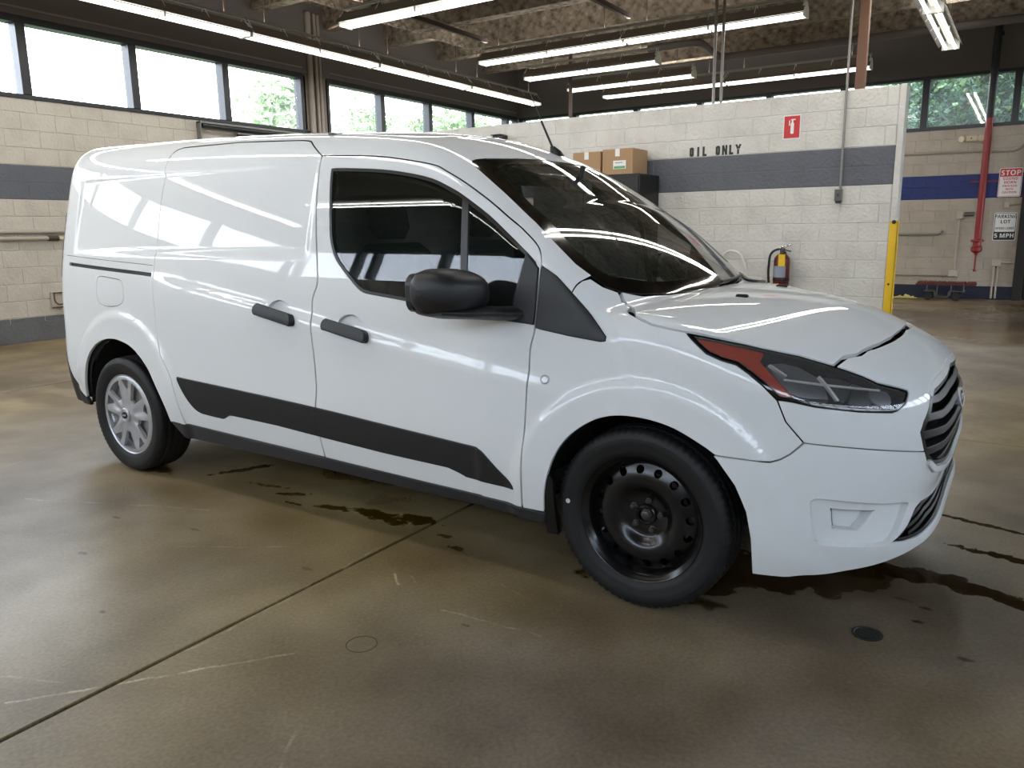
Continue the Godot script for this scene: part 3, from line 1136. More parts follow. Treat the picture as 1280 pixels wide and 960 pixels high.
	both_sides("tail_lamp", skin(SIDE, line([-2.228, 1.06, -2.218, 1.42, -2.258, 1.46, -2.275, 1.44, -2.285, 1.06]), [], .004, .02, .02, .004), M.tail_red, V)
	both_sides("rear_bumper", skin(SIDE, line([-1.955, .325, -1.985, .366, -2.06, .415, -2.13, .47, -2.19, .555, -2.235, .615, -2.30, .62, -2.31, .40, -2.18, .325]), [], .004, .02, .03, .004), M.trim, V)
	put("rear_bumper", skin(BACK, round_rect(0, .455, 1.44, .29, .05), [], .02, .05, .05, .008).done(), M.trim, van)

	# --- wheels
	var tyre := tyre_geo().done()
	for x in [1.531, -1.531]:
		for s in [1.0, -1.0]:
			make_wheel(van, Vector3(x, .3215, .785 * s), s, x < 0, tyre)

	# --- mirrors
	for s in [1.0, -1.0]:
		var g := Geo.new()
		var rings := []
		for k in 13:
			var t := .5 - .5 * cos(PI * k / 12.0)
			var zz := .925 + .25 * t
			var fat := pow(1.0 - pow(absf(2.0 * t - 1.0), 3.6), .38) if k > 0 and k < 12 else .12
			var ring := []
			for j in 28:
				var a := TAU * j / 28
				var e := Vector2(signf(cos(a)) * pow(absf(cos(a)), .7), signf(sin(a)) * pow(absf(sin(a)), .75))
				var front := e.x > 0.0
				var px := .835 + .045 * (1.0 - t) + (e.x * .125 if front else e.x * .075) * fat
				ring.append(Vector3(px, 1.082 + .012 * t + e.y * .084 * fat * (1.0 - .12 * maxf(e.x, 0.0)), zz))
			rings.append(ring)
		g.loft(rings)
		var arm := Geo.new()
		arm.loft([_oval(Vector3(1.02, 1.005, .862), Vector2(.072, .026)), _oval(Vector3(.985, 1.008, .92), Vector2(.07, .026)), _oval(Vector3(.93, 1.016, .99), Vector2(.10, .026)), _oval(Vector3(.87, 1.020, 1.08), Vector2(.095, .022)), _oval(Vector3(.85, 1.026, 1.14), Vector2(.06, .014))])
		var rim := Geo.new()
		rim.prism(round_rect(0, 0, .20, .135, .04), Transform3D(Basis(Vector3(0, 0, 1), Vector3(0, 1, 0), Vector3(-1, 0, 0)), Vector3(.752, 1.088, 1.05)), .03, .006)
		var face := Geo.new()
		face.prism(round_rect(0, 0, .18, .115, .034), Transform3D(Basis(Vector3(0, 0, 1), Vector3(0, 1, 0), Vector3(-1, 0, 0)), Vector3(.7505, 1.088, 1.05)), .004, .001)
		var mir := put("door_mirror", (g if s > 0 else g.mirrored()).done(), M.trim, van)
		put("mirror_arm", (arm if s > 0 else arm.mirrored()).done(), M.trim, mir)
		put("mirror_rim", (rim if s > 0 else rim.mirrored()).done(), M.sill, mir)
		put("mirror_glass", (face if s > 0 else face.mirrored()).done(), M.chrome, mir)

	# --- small outside parts
	var base := lift(TOP, Vector2(.585, -.205))
	var ga := Geo.new()
	ga.loft([_oval(base + Vector3(0, -.006, 0), Vector2(.042, .022)), _oval(base + Vector3(-.008, .018, 0), Vector2(.030, .015)), _oval(base + Vector3(-.026, .042, 0), Vector2(.012, .009))])
	var ant := put("antenna", ga.done(), M.black, van)
	put("antenna_mast", tube_mesh([base + Vector3(-.022, .03, 0), base + Vector3(-.088, .165, 0)], .0055), M.black, ant)
	put("antenna_whip", tube_mesh([base + Vector3(-.088, .165, 0), base + Vector3(-.155, .31, 0)], .0022, 6), M.black, ant)
	for z in [.285, -.285]:
		var p := lift(TOP, Vector2(1.672, z))
		var gn := Geo.new()
		gn.box(p + Vector3(-.024, -.004, -.012), p + Vector3(.022, .010, .012), .005)
		put("washer_jet", gn.done(), M.black, van)
	for z in [[-.06, -.64]]:
		var path := []
		for k in 9:
			var zz := lerpf(z[0], z[1], k / 8.0)
			path.append(lift(TOP, Vector2(1.478 - .25 * zz * zz, zz)) + Vector3(0, .010, 0))
		put("wiper", tube_mesh(path, .007, 6), M.black, van)
	put("cowl_cover", skin(TOP, line([1.36, -.69, 1.44, -.72, 1.50, -.64, 1.49, -.52, 1.43, -.54]), [], .012, .02, .03, .004).done(), M.black, van)

	# --- cab
	var cab := Geo.new()
	cab.box(Vector3(-.05, .34, -.80), Vector3(1.2, .42, .80), .01)
	put("cab_floor", cab.done(), M.cloth, van)
	var dash := Geo.new()
	var dr := []
	for k in 9:
		var z: float = lerpf(-.76, .76, k / 8.0)
		dr.append([Vector3(.86, .62, z), Vector3(.84, .90, z), Vector3(.90, .975 + .03 * exp(-pow((z + .36) / .2, 2)), z), Vector3(1.10, .985, z), Vector3(1.33 - .15 * z * z, .985, z), Vector3(1.33 - .15 * z * z, .62, z)])
	dash.loft(dr)
	put("dashboard", dash.done(), M.cloth, van)
	var sw := Geo.new()
	var hub := Vector3(.72, .90, -.37)
	var tilt := Basis(Vector3(0, 0, 1), deg_to_rad(-28.0))
	var loop := []
	for k in 33:
		loop.append(hub + tilt * Vector3(0, cos(TAU * k / 32) * .185, sin(TAU * k / 32) * .185))
	sw.tube(loop, .016, 8, false)
	for a in [0.0, PI * .62, -PI * .62]:
		sw.tube([hub + tilt * Vector3(.02, 0, 0), hub + tilt * Vector3(0, cos(a + PI) * .18, sin(a + PI) * .18)], .014, 6)
	sw.ball(hub, Vector3(.05, .07, .07))
	sw.tube([hub, hub + Vector3(.2, -.1, 0)], .03, 8)
	put("steering_wheel", sw.done(), M.black, van)
	for z in [-.37, .37]:
		var st := Node3D.new()
		st.name = "cab_seat" if z < 0 else "cab_seat_001"
		van.add_child(st)
		var cu := Geo.new()
		cu.box(Vector3(.12, .44, z - .25), Vector3(.62, .66, z + .25), .06)
		put("cushion", cu.done(), M.cloth, st)
		var bk := Geo.new()
		bk.box(Vector3(-.07, 0, -.24), Vector3(.07, .66, .24), .06, Transform3D(Basis(Vector3(0, 0, 1), .22), Vector3(.16, .60, z)))
		put("backrest", bk.done(), M.cloth, st)
		var hr := Geo.new()
		hr.box(Vector3(-.05, .68, -.13), Vector3(.05, .86, .13), .045, Transform3D(Basis(Vector3(0, 0, 1), .22), Vector3(.16, .60, z)))
		put("headrest", hr.done(), M.cloth, st)
	var im := Geo.new()
	im.box(Vector3(.80, 1.46, -.12), Vector3(.83, 1.53, .12), .012)
	im.tube([Vector3(.82, 1.50, 0), Vector3(.84, 1.58, 0)], .012, 8)
	put("inside_mirror", im.done(), M.black, van)
	var bh := Geo.new()
	bh.box(Vector3(-.14, .34, -.83), Vector3(-.11, 1.02, .83), 0)
	bh.box(Vector3(-.14, 1.02, -.80), Vector3(-.11, 1.30, .80), 0)
	bh.box(Vector3(-.14, 1.30, -.70), Vector3(-.11, 1.60, .70), 0)
	bh.box(Vector3(-.14, 1.60, -.60), Vector3(-.11, 1.74, .60), 0)
	put("bulkhead", bh.done(), M.headliner, van)


func _disc(at: Vector3, n: Vector3, r: float, h: float) -> Geo:
	var g := Geo.new()
	g.lathe([Vector2(r, -.004), Vector2(r, h * .7), Vector2(r * .86, h), Vector2(r * .7, h * .8), Vector2(r * .6, h * .7), Vector2(r * .3, h * .75), Vector2(0, h * .75)], at, n, 24)
	return g


func _oval(c: Vector3, r: Vector2, n := 20) -> Array:   # a level ring around c: r.x along x, r.y upright or sideways
	var out := []
	for k in n:
		var a := TAU * k / n
		out.append(c + Vector3(cos(a) * r.x, sin(a) * r.y, 0) if c.z > .5 else c + Vector3(cos(a) * r.x, 0, sin(a) * r.y))
	return out


# ---------------------------------------------------------------- materials

func plain(c: Color, rough := .6, metal := 0.0) -> StandardMaterial3D:
	var m := StandardMaterial3D.new()
	m.albedo_color = c
	m.roughness = rough
	m.metallic = metal
	return m


func noise(seed_: int, freq: float, oct := 4) -> FastNoiseLite:
	var n := FastNoiseLite.new()
	n.seed = seed_
	n.noise_type = FastNoiseLite.TYPE_SIMPLEX_SMOOTH
	n.frequency = freq
	n.fractal_octaves = oct
	return n


func tinted_noise(size: int, freq: float, seed_: int, stops: Array, oct := 5) -> ImageTexture:   # seamless noise through a colour ramp
	var src := noise(seed_, freq, oct).get_seamless_image(size, size)
	var d := src.get_data()
	var ramp := []
	for k in 256:
		var t := k / 255.0 * (stops.size() - 1)
		var a := mini(int(t), stops.size() - 2)
		var c: Color = stops[a].lerp(stops[a + 1], t - a)
		ramp.append([int(c.r * 255), int(c.g * 255), int(c.b * 255)])
	var out := PackedByteArray()
	out.resize(size * size * 3)
	for k in size * size:
		var c: Array = ramp[d[k]]
		out[k * 3] = c[0]
		out[k * 3 + 1] = c[1]
		out[k * 3 + 2] = c[2]
	var im := Image.create_from_data(size, size, false, Image.FORMAT_RGB8, out)
	return ImageTexture.create_from_image(im)


func bumps(size: int, freq: float, seed_: int, strength: float) -> ImageTexture:
	var src := noise(seed_, freq, 4).get_seamless_image(size, size)
	src.convert(Image.FORMAT_RGBA8)
	src.bump_map_to_normal_map(strength)
	return ImageTexture.create_from_image(src)


func world_mapped(m: StandardMaterial3D, scale: float) -> StandardMaterial3D:
	m.uv1_triplanar = true
	m.uv1_world_triplanar = true
	m.uv1_scale = Vector3(scale, scale, scale)
	return m


func block_paint(c: Color, tex: ImageTexture, nrm: ImageTexture, rough := .55) -> StandardMaterial3D:
	var m := world_mapped(plain(c, rough), .7)
	m.albedo_texture = tex
	m.normal_enabled = true
	m.normal_texture = nrm
	m.normal_scale = .35
	return m


func make_materials() -> void:
	var paint := plain(Color(.885, .89, .885), .35)
	paint.metallic_specular = 0.0
	paint.clearcoat_enabled = true
	paint.clearcoat = .8
	paint.clearcoat_roughness = .02
	mats.paint = paint
	mats.black = plain(Color(.035, .035, .037), .5)
	mats.dark = plain(Color(.03, .03, .03), .9)
	mats.liner = plain(Color(.06, .06, .06), .85)
	mats.trim = plain(Color(.082, .086, .098), .48)
	mats.trim_gloss = plain(Color(.04, .04, .044), .35)
	mats.sill = plain(Color(.15, .155, .17), .42)
	mats.grille = plain(Color(.075, .078, .088), .45)
	mats.frit = plain(Color(.02, .02, .02), .08)
	mats.headliner = plain(Color(.42, .42, .40), .9)
	mats.cloth = plain(Color(.13, .13, .135), .9)
	mats.rubber = plain(Color(.068, .068, .071), .62)
	mats.black_steel = plain(Color(.045, .045, .048), .22)
	mats.dull_steel = plain(Color(.35, .34, .33), .45, .8)
	mats.pale_steel = plain(Color(.62, .61, .58), .5, .3)
	mats.rotor = plain(Color(.55, .53, .48), .5, .6)
	mats.silver = plain(Color(.74, .745, .76), .34, .55)
	mats.chrome = plain(Color(.85, .86, .88), .08, 1.0)
	mats.reflector = plain(Color(.40, .40, .41), .3, .6)
	mats.light_line = plain(Color(.66, .66, .65), .3)
	mats.smoke = plain(Color(.17, .17, .175), .3, .3)
	mats.amber = plain(Color(.55, .15, .02), .2)
	mats.tail_red = plain(Color(.30, .05, .06), .25)
	mats.badge_blue = plain(Color(.04, .08, .20), .2)
	mats.white_plastic = plain(Color(.85, .85, .85), .4)
	var tint := plain(Color(.06, .085, .075, .58), .02)
	tint.transparency = BaseMaterial3D.TRANSPARENCY_ALPHA
	mats.tinted = tint
	var screen := plain(Color(.12, .17, .145, .36), .02)
	screen.transparency = BaseMaterial3D.TRANSPARENCY_ALPHA
	mats.screen_glass = screen
	var lens := plain(Color(.9, .9, .9, .05), .02)
	lens.transparency = BaseMaterial3D.TRANSPARENCY_ALPHA
	mats.lens = lens
	var pane := plain(Color(.85, .9, .92, .11), .03)
	pane.transparency = BaseMaterial3D.TRANSPARENCY_ALPHA
	mats.pane = pane

	var soft := tinted_noise(256, .012, 3, [Color(.92, .92, .915), Color(.98, .98, .975), Color(1, 1, 1)], 5)
	var grit := bumps(256, .11, 4, 3.0)
	mats.white_block = block_paint(Color(.80, .79, .765), soft, grit)
	mats.grey_block = block_paint(Color(.345, .355, .385), soft, grit)
	mats.cream_block = block_paint(Color(.735, .71, .665), soft, grit)
	mats.dark_block = block_paint(Color(.36, .365, .38), soft, grit)
	mats.taupe_block = block_paint(Color(.645, .605, .555), soft, grit)
	mats.blue_block = block_paint(Color(.055, .14, .39), soft, grit)
	mats.navy_block = block_paint(Color(.075, .10, .20), soft, grit)
	mats.base_grey = block_paint(Color(.37, .375, .385), soft, grit)
	var conc := world_mapped(plain(Color(1, 1, 1), .9), .55)
	conc.albedo_texture = tinted_noise(512, .022, 9, [Color(.16, .135, .11), Color(.38, .335, .285), Color(.485, .44, .385), Color(.54, .495, .435), Color(.66, .61, .54)], 7)
	conc.normal_enabled = true
	conc.normal_texture = bumps(512, .05, 10, 5.0)
	mats.concrete = conc
	mats.header = plain(Color(.37, .345, .335), .75)
	mats.header_line = plain(Color(.48, .47, .47), .5)
	mats.brown_column = plain(Color(.44, .40, .36), .6)
	mats.window_bar = plain(Color(.105, .115, .14), .4)
	mats.lamp_shell = plain(Color(.36, .34, .315), .6)
	mats.lamp_inside = plain(Color(.88, .88, .86), .5)
	mats.rail = plain(Color(.55, .54, .52), .5)
	var tube := plain(Color(1, 1, 1), .5)
	tube.emission_enabled = true
	tube.emission = Color(1.0, .99, .962)
	tube.emission_energy_multiplier = TUBE
	mats.tube = tube
	mats.brown_iron = plain(Color(.26, .20, .165), .6)
	mats.conduit = plain(Color(.50, .49, .47), .45, .5)
	mats.taupe_pipe = plain(Color(.56, .52, .48), .5)
	mats.cream_pipe = plain(Color(.66, .62, .57), .5)
	mats.red = plain(Color(.50, .075, .07), .45)
	mats.red_dark = plain(Color(.33, .035, .045), .3)
	mats.red_wood = plain(Color(.33, .12, .10), .6)
	mats.rag = plain(Color(.78, .73, .42), .9)
	mats.sign_red = plain(Color(.74, .12, .12), .45)
	mats.sign_white = plain(Color(.86, .86, .85), .45)
	mats.sign_black = plain(Color(.05, .05, .05), .45)
	mats.yellow = plain(Color(.86, .70, .06), .5)
	mats.card = plain(Color(.62, .50, .375), .85)
	mats.tape = plain(Color(.66, .54, .41), .4)
	mats.label_green = plain(Color(.35, .62, .38), .6)
	mats.label_grey = plain(Color(.52, .55, .60), .5)
	mats.lamp_beige = plain(Color(.78, .73, .63), .5)
	mats.wood = plain(Color(.42, .30, .23), .7)
	mats.shed_dark = plain(Color(.10, .092, .075), .8)
	mats.ground = plain(Color(.30, .34, .20), .95)
	mats.bark = plain(Color(.24, .19, .15), .95)
	mats.floor = make_floor_material(FLOOR_AT, FLOOR_SPAN, 1024, 0)
	mats.floor_near = make_floor_material(NEAR_AT, NEAR_SPAN, 2048, 40)


const FLOOR_AT := Vector2(-9.0, -13.5)    # x and z of the corner where the floor's picture begins
const FLOOR_SPAN := 20.0
const NEAR_AT := Vector2(-4.6, -2.2)
const NEAR_SPAN := 10.0


func make_floor_material(corner: Vector2, span: float, n: int, seed_: int) -> StandardMaterial3D:
	var px := span / n
	var big := noise(21 + seed_, .22 * px, 5).get_image(n, n).get_data()
	var mid := noise(22 + seed_, 1.4 * px, 6).get_image(n, n).get_data()
	var fine := noise(23 + seed_, .30, 3).get_image(n, n).get_data()
	var wet := PackedByteArray()
	wet.resize(n * n)
	var dirt := PackedByteArray()
	dirt.resize(n * n)
	var wob := noise(24, 1.0, 4)
	# drips, puddles and tyre marks: [x, z, half length, half width, angle, how dark, how wet]
	var marks := [
		[-1.0, .53, .20, .035, 65, .75, .5], [-.66, .66, .13, .02, 10, .4, .3], [-.45, .69, .10, .025, 25, .6, .5], [-.12, .72, .10, .03, 10, .7, .6], [.16, .69, .17, .045, -8, .75, .8], [.32, .64, .13, .05, 5, .75, .8], [-.33, .78, .06, .012, 0, .5, .3], [.56, .72, .05, .02, 0, .5, .4], [.68, .80, .05, .02, 0, .5, .4],
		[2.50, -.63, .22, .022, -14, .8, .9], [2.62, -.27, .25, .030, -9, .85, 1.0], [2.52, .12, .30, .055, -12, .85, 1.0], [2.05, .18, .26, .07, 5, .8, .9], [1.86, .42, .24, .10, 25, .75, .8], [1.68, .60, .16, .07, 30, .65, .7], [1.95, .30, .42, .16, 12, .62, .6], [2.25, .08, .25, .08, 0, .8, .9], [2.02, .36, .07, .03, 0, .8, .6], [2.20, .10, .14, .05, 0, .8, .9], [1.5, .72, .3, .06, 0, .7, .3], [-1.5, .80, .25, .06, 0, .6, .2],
		[2.30, .33, .03, .012, 0, .8, .3], [2.38, .36, .03, .012, 0, .7, .3], [2.36, .48, .025, .014, 0, .7, .3], [2.52, .66, .03, .012, 0, .7, .3],
		[-1.75, 1.78, .035, .012, 20, .7, .2], [-1.45, 1.86, .03, .012, 20, .7, .2], [-1.62, 1.82, .02, .008, 20, .5, .2], [-2.9, 1.35, .03, .01, 0, .8, 0], [-2.6, 1.5, .025, .01, 0, .7, 0], [-2.25, 1.55, .03, .012, 0, .7, 0], [-.9, 1.35, .03, .012, 0, .6, .1], [-.45, 1.25, .03, .01, 10, .5, .1], [-.62, 1.66, .03, .012, 0, .5, .1], [-.05, 1.9, .02, .01, 0, .5, 0], [-1.1, 2.35, .02, .01, 0, .5, 0], [-.1, 2.5, .015, .008, 0, .5, 0], [.3, 1.27, .03, .014, 0, .4, .1], [1.1, 1.3, .02, .01, 0, .4, 0],
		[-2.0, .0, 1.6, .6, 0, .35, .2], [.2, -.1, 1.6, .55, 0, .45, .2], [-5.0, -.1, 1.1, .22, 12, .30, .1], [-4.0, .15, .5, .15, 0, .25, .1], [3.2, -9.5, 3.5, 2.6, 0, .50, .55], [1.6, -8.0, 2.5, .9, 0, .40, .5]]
	for m in marks:
		var c := Vector2(m[0], m[1])
		var far: float = m[2] * 1.5 + .03
		var ca := cos(deg_to_rad(m[4]))
		var sa := sin(deg_to_rad(m[4]))
		var x0 := int((c.x - far - corner.x) / px)
		var z0 := int((c.y - far - corner.y) / px)
		var w := int(2 * far / px) + 1
		var rough: float = .28 if m[2] < 1.0 else .5
		var k := 1.0 / (maxf(m[3], .02) * 2.2)
		for iz in range(maxi(z0, 0), clampi(z0 + w, 0, n)):
			for ix in range(maxi(x0, 0), clampi(x0 + w, 0, n)):
				var p := Vector2(corner.x + (ix + .5) * px, corner.y + (iz + .5) * px)
				var d := p - c
				var q := Vector2((d.x * ca - d.y * sa) / m[2], (d.x * sa + d.y * ca) / m[3]).length()
				if q > 1.7:
					continue
				q += rough * wob.get_noise_2d(p.x * k, p.y * k) * 2.6
				var s := clampf((1.0 - q) / (.25 if m[2] < 1.0 else .8), 0.0, 1.0)
				var at := iz * n + ix
				dirt[at] = maxi(dirt[at], int(255 * s * m[5]))
				wet[at] = maxi(wet[at], int(255 * s * m[6]))
	# pale scuffs: [x, z, x, z, strength]
	var pale := PackedByteArray()
	pale.resize(n * n)
	for m in [[-1.55, 1.45, -.55, 1.02, 60], [.25, 2.35, .75, 1.72, 70], [.95, 1.25, 1.35, 1.22, 45], [.42, 1.55, .40, .95, 55], [.44, 1.9, .43, 1.3, 40], [-.9, 2.7, .3, 2.2, 35], [1.05, 2.0, 1.5, 2.6, 40], [.62, 1.12, .70, 1.18, 80], [.70, 1.10, .78, 1.16, 80], [1.02, .98, 1.12, 1.02, 60], [-2.4, .9, -2.0, 1.7, 30], [-.35, 1.4, .1, 1.15, 45]]:
		var a := Vector2(m[0], m[1])
		var e := Vector2(m[2], m[3])
		var steps := int(a.distance_to(e) / px * 2)
		for k in steps:
			var q := a.lerp(e, float(k) / maxi(steps, 1))
			q += Vector2(wob.get_noise_2d(q.x * 3.0, q.y * 3.0), wob.get_noise_2d(q.y * 3.0, q.x * 3.0)) * .02
			var iq := Vector2i((q - corner) / px)
			if iq.x > 0 and iq.y > 0 and iq.x < n - 1 and iq.y < n - 1:
				var fade := clampf(.5 + 1.2 * wob.get_noise_2d(q.x * 9.0, q.y * 9.0), 0.0, 1.0)
				pale[iq.y * n + iq.x] = int(m[4] * fade)
				pale[iq.y * n + iq.x + 1] = int(m[4] * fade * .6)
	var rgb := PackedByteArray()
	rgb.resize(n * n * 3)
	var rough_out := PackedByteArray()
	rough_out.resize(n * n)
	for k in n * n:
		var b: int = big[k] - 128
		var m: int = mid[k] - 128
		var f: int = fine[k] - 128
		var dd: int = dirt[k]
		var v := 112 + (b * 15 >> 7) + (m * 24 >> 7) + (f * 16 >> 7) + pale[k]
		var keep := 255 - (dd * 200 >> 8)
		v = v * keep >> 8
		var warm := (b * 7 >> 7)
		rgb[k * 3] = clampi(v + 12 + warm, 4, 255)
		rgb[k * 3 + 1] = clampi(v - 4 + warm / 2, 4, 255)
		rgb[k * 3 + 2] = clampi(v - 33 - warm * 2, 4, 255)
		var r := 90 - (m * 12 >> 7) - (b * 14 >> 7) + (f * 3 >> 7)
		rough_out[k] = clampi(r - (r - 16) * int(wet[k]) / 255, 10, 255)
	var floor_m := plain(Color(1, 1, 1), 1.0)
	floor_m.albedo_texture = ImageTexture.create_from_image(Image.create_from_data(n, n, false, Image.FORMAT_RGB8, rgb))
	var ri := Image.create_from_data(n, n, false, Image.FORMAT_L8, rough_out)
	floor_m.roughness_texture = ImageTexture.create_from_image(ri)
	floor_m.roughness_texture_channel = BaseMaterial3D.TEXTURE_CHANNEL_RED
	return floor_m


# ---------------------------------------------------------------- the room

const LEFT := -7.7
const BACK_Z := -12.75
const FRONT_Z := 7.0
const RIGHT := 8.5
const TOP_Y := 4.95
const SILL_Y := 2.955
const HEAD_Y := 3.765
const COURSE := .2032
const PART_Z := -6.26


func slab(called: String, lo: Vector3, hi: Vector3, m: Material, label: String, c := .004) -> MeshInstance3D:
	return struct(called, box_mesh(lo, hi, c), m, label)


func block_wall(wall: Node3D, to_room: Transform3D, length: float, courses: int, first_h: float, shift: float, pick: Callable, hide: Callable) -> void:
	# facing blocks of a wall: to_room takes (along, up, out) to the room; every block is a piece of its own
	var shapes := {}
	var y := 0.0
	for row in courses + 1:
		var h := first_h if row == 0 else COURSE
		var x := -fmod(shift + (COURSE if row % 2 else 0.0), COURSE * 2)
		while x < length:
			var a := maxf(x, 0.0)
			var b := minf(x + COURSE * 2, length)
			if b - a > .03 and not (hide as Callable).call(a, b, y, y + h):
				var key := "%d_%d" % [roundi((b - a) * 1000), roundi(h * 1000)]
				if not shapes.has(key):
					var g := Geo.new()
					g.box(Vector3(-(b - a) / 2 + .0030, -h / 2 + .0030, -.02), Vector3((b - a) / 2 - .0030, h / 2 - .0030, .006), .0055)
					shapes[key] = g.done()
				var o := put("block", shapes[key], (pick as Callable).call(y + h / 2), wall)
				o.transform = to_room * Transform3D(Basis(), Vector3((a + b) / 2, y + h / 2, 0))
			x += COURSE * 2
		y += h


func build_room() -> void:
	var M := mats
	# floor: cast slabs with open joints between them
	var fl := slab("floor", Vector3(-9.5, -.30, -14), Vector3(12, -.012, FRONT_Z + .3), M.dark, "brown polished concrete floor with damp stains and sawn joints", 0)
	var xs := [-9.4, -4.6, .42, 5.4, 12.0]
	var zs := [-13.5, -6.95, -2.16, FRONT_Z + .2]
	for i in xs.size() - 1:
		for j in zs.size() - 1:
			var g := Geo.new()
			var gx := .0075
			var gz := .0025
			g.box(Vector3(xs[i] + gx, -.08, zs[j] + gz), Vector3(xs[i + 1] - gx, 0, zs[j + 1] - gz), .003)
			var near := i == 1 and j == 2 or i == 2 and j == 2
			for k in g.v.size():
				g.t[k] = (Vector2(g.v[k].x, g.v[k].z) - (NEAR_AT if near else FLOOR_AT)) / (NEAR_SPAN if near else FLOOR_SPAN)
			put("floor_slab", g.done(), M.floor_near if near else M.floor, fl)

	# left wall: blocks below, a long band of windows above
	var wl := slab("wall_left", Vector3(LEFT - .25, 0, BACK_Z - .25), Vector3(LEFT - .006, SILL_Y - .05, FRONT_Z + .25), M.cream_block, "cream painted block wall with a grey stripe under high windows")
	var to_left := Transform3D(Basis(Vector3(0, 0, -1), Vector3(0, 1, 0), Vector3(1, 0, 0)), Vector3(LEFT - .006, 0, 0.4))
	block_wall(wl, to_left, 6.66, 14, .1016, .1, func(y): return M.dark_block if y < .22 else M.grey_block if y > 1.73 and y < 2.14 else M.cream_block, func(_a, _b, _y0, _y1): return false)
	slab("baseboard_left", Vector3(LEFT - .02, 0, PART_Z), Vector3(LEFT + .004, .245, FRONT_Z), M.base_grey, "grey painted band along the foot of the left wall")
	slab("trim_1", Vector3(LEFT - .25, SILL_Y - .05, BACK_Z - .2), Vector3(LEFT + .02, SILL_Y, FRONT_Z + .2), M.window_bar, "dark sill under the left windows")
	var hl := slab("wall_header", Vector3(LEFT - .25, HEAD_Y + .08, BACK_Z - .25), Vector3(LEFT + .03, TOP_Y + .3, FRONT_Z + .25), M.header, "dark beam above the left windows")
	put("edge_strip", box_mesh(Vector3(LEFT + .03, HEAD_Y + .155, -6.2), Vector3(LEFT + .05, HEAD_Y + .175, FRONT_Z), .003), M.header_line, hl)
	put("edge_strip", box_mesh(Vector3(LEFT + .03, HEAD_Y + .155, BACK_Z + .1), Vector3(LEFT + .05, HEAD_Y + .175, -6.8), .003), M.header_line, hl)
	var left_bars := [FRONT_Z, 5.35, 3.97, 2.58, 1.2, -.16, -1.86, -3.26, -4.72, -6.22]
	window_band("window_1", left_bars, true, LEFT - .10, "row of large clear panes in dark frames high on the left wall, nearest the camera")
	window_band("window_2", [-6.76, -8.14, -9.53, -10.97, -12.33, BACK_Z], true, LEFT - .10, "row of clear panes in dark frames high on the left wall, beyond the column")
	var col := slab("wall_pier", Vector3(LEFT - .2, SILL_Y - .4, -6.76), Vector3(LEFT + .02, TOP_Y, -6.22), M.brown_column, "brown column between the two rows of left windows", .01)
	for z in [-6.36, -6.50, -6.58]:
		put("column_pipe", tube_mesh([Vector3(LEFT + .05, 2.0, z), Vector3(LEFT + .05, 4.8, z)], .03 if z < -6.4 else .05, 10), M.taupe_pipe, col)

	# back wall
	var wb := slab("wall_back", Vector3(LEFT, 0, BACK_Z - .25), Vector3(2.38, SILL_Y - .05, BACK_Z - .006), M.taupe_block, "taupe painted block wall with a blue stripe at the back of the garage")
	var to_back := Transform3D(Basis(), Vector3(.2, 0, BACK_Z - .006))
	block_wall(wb, to_back, 2.18, 14, .1016, .12, func(y): return M.navy_block if y < .2 else M.blue_block if y > 1.73 and y < 2.14 else M.taupe_block, func(_a, _b, _y0, _y1): return false)
	slab("baseboard_back", Vector3(.2, 0, BACK_Z - .02), Vector3(2.38, .225, BACK_Z + .004), M.navy_block, "navy painted band along the foot of the back wall")
	slab("trim_2", Vector3(LEFT, SILL_Y - .05, BACK_Z - .25), Vector3(RIGHT, SILL_Y + .01, BACK_Z + .02), M.window_bar, "dark sill under the back windows")
	slab("wall_header", Vector3(LEFT, HEAD_Y + .05, BACK_Z - .25), Vector3(RIGHT, TOP_Y + .3, BACK_Z + .03), M.header, "dark beam above the back windows")
	window_band("window_3", [LEFT + .1, -6.2, -4.72, -3.32, -1.93, -.58, .78, 2.14, 3.5, 4.9, 6.3, RIGHT], false, BACK_Z - .10, "row of panes in dark frames high on the back wall with leaves behind")
	slab("wall_back", Vector3(5.2, 0, BACK_Z - .25), Vector3(RIGHT, SILL_Y - .05, BACK_Z), M.taupe_block, "taupe block wall right of the dark roll-up door")
	var dr := slab("door_1", Vector3(2.36, 0, BACK_Z - .22), Vector3(5.2, SILL_Y - .04, BACK_Z - .12), M.shed_dark, "dark brown roll-up door beside the parking lot sign")
	for k in 10:
		put("door_slat", box_mesh(Vector3(2.52, .02 + .29 * k, BACK_Z - .125), Vector3(5.18, .295 + .29 * k, BACK_Z - .10), .01), M.shed_dark, dr)
	put("door_post", box_mesh(Vector3(2.37, 0, BACK_Z - .14), Vector3(2.52, SILL_Y - .05, BACK_Z + .10), .01), M.shed_dark, dr)

	put("painted_stripe", box_mesh(Vector3(.2, 1.729, BACK_Z - .01), Vector3(2.38, 2.132, BACK_Z - .003)), M.blue_block, wb)
	put("painted_stripe", box_mesh(Vector3(LEFT - .01, 1.729, -7.8), Vector3(LEFT - .003, 2.132, FRONT_Z)), M.grey_block, wl)
	# free-standing partition
	var wp := slab("wall_partition", Vector3(LEFT + .02, 0, PART_Z - .19), Vector3(1.26, 2.742, PART_Z - .006), M.white_block, "white painted block partition with a grey stripe behind the van")
	var to_part := Transform3D(Basis(), Vector3(-7.032, 0, PART_Z - .006))
	block_wall(wp, to_part, 8.292, 13, .1016, .155, func(y): return M.grey_block if y > 1.73 and y < 2.14 else M.white_block, func(_a, _b, _y0, _y1): return false)
	put("painted_stripe", box_mesh(Vector3(LEFT + .02, 1.729, PART_Z - .01), Vector3(1.26, 2.132, PART_Z - .003)), M.grey_block, wp)
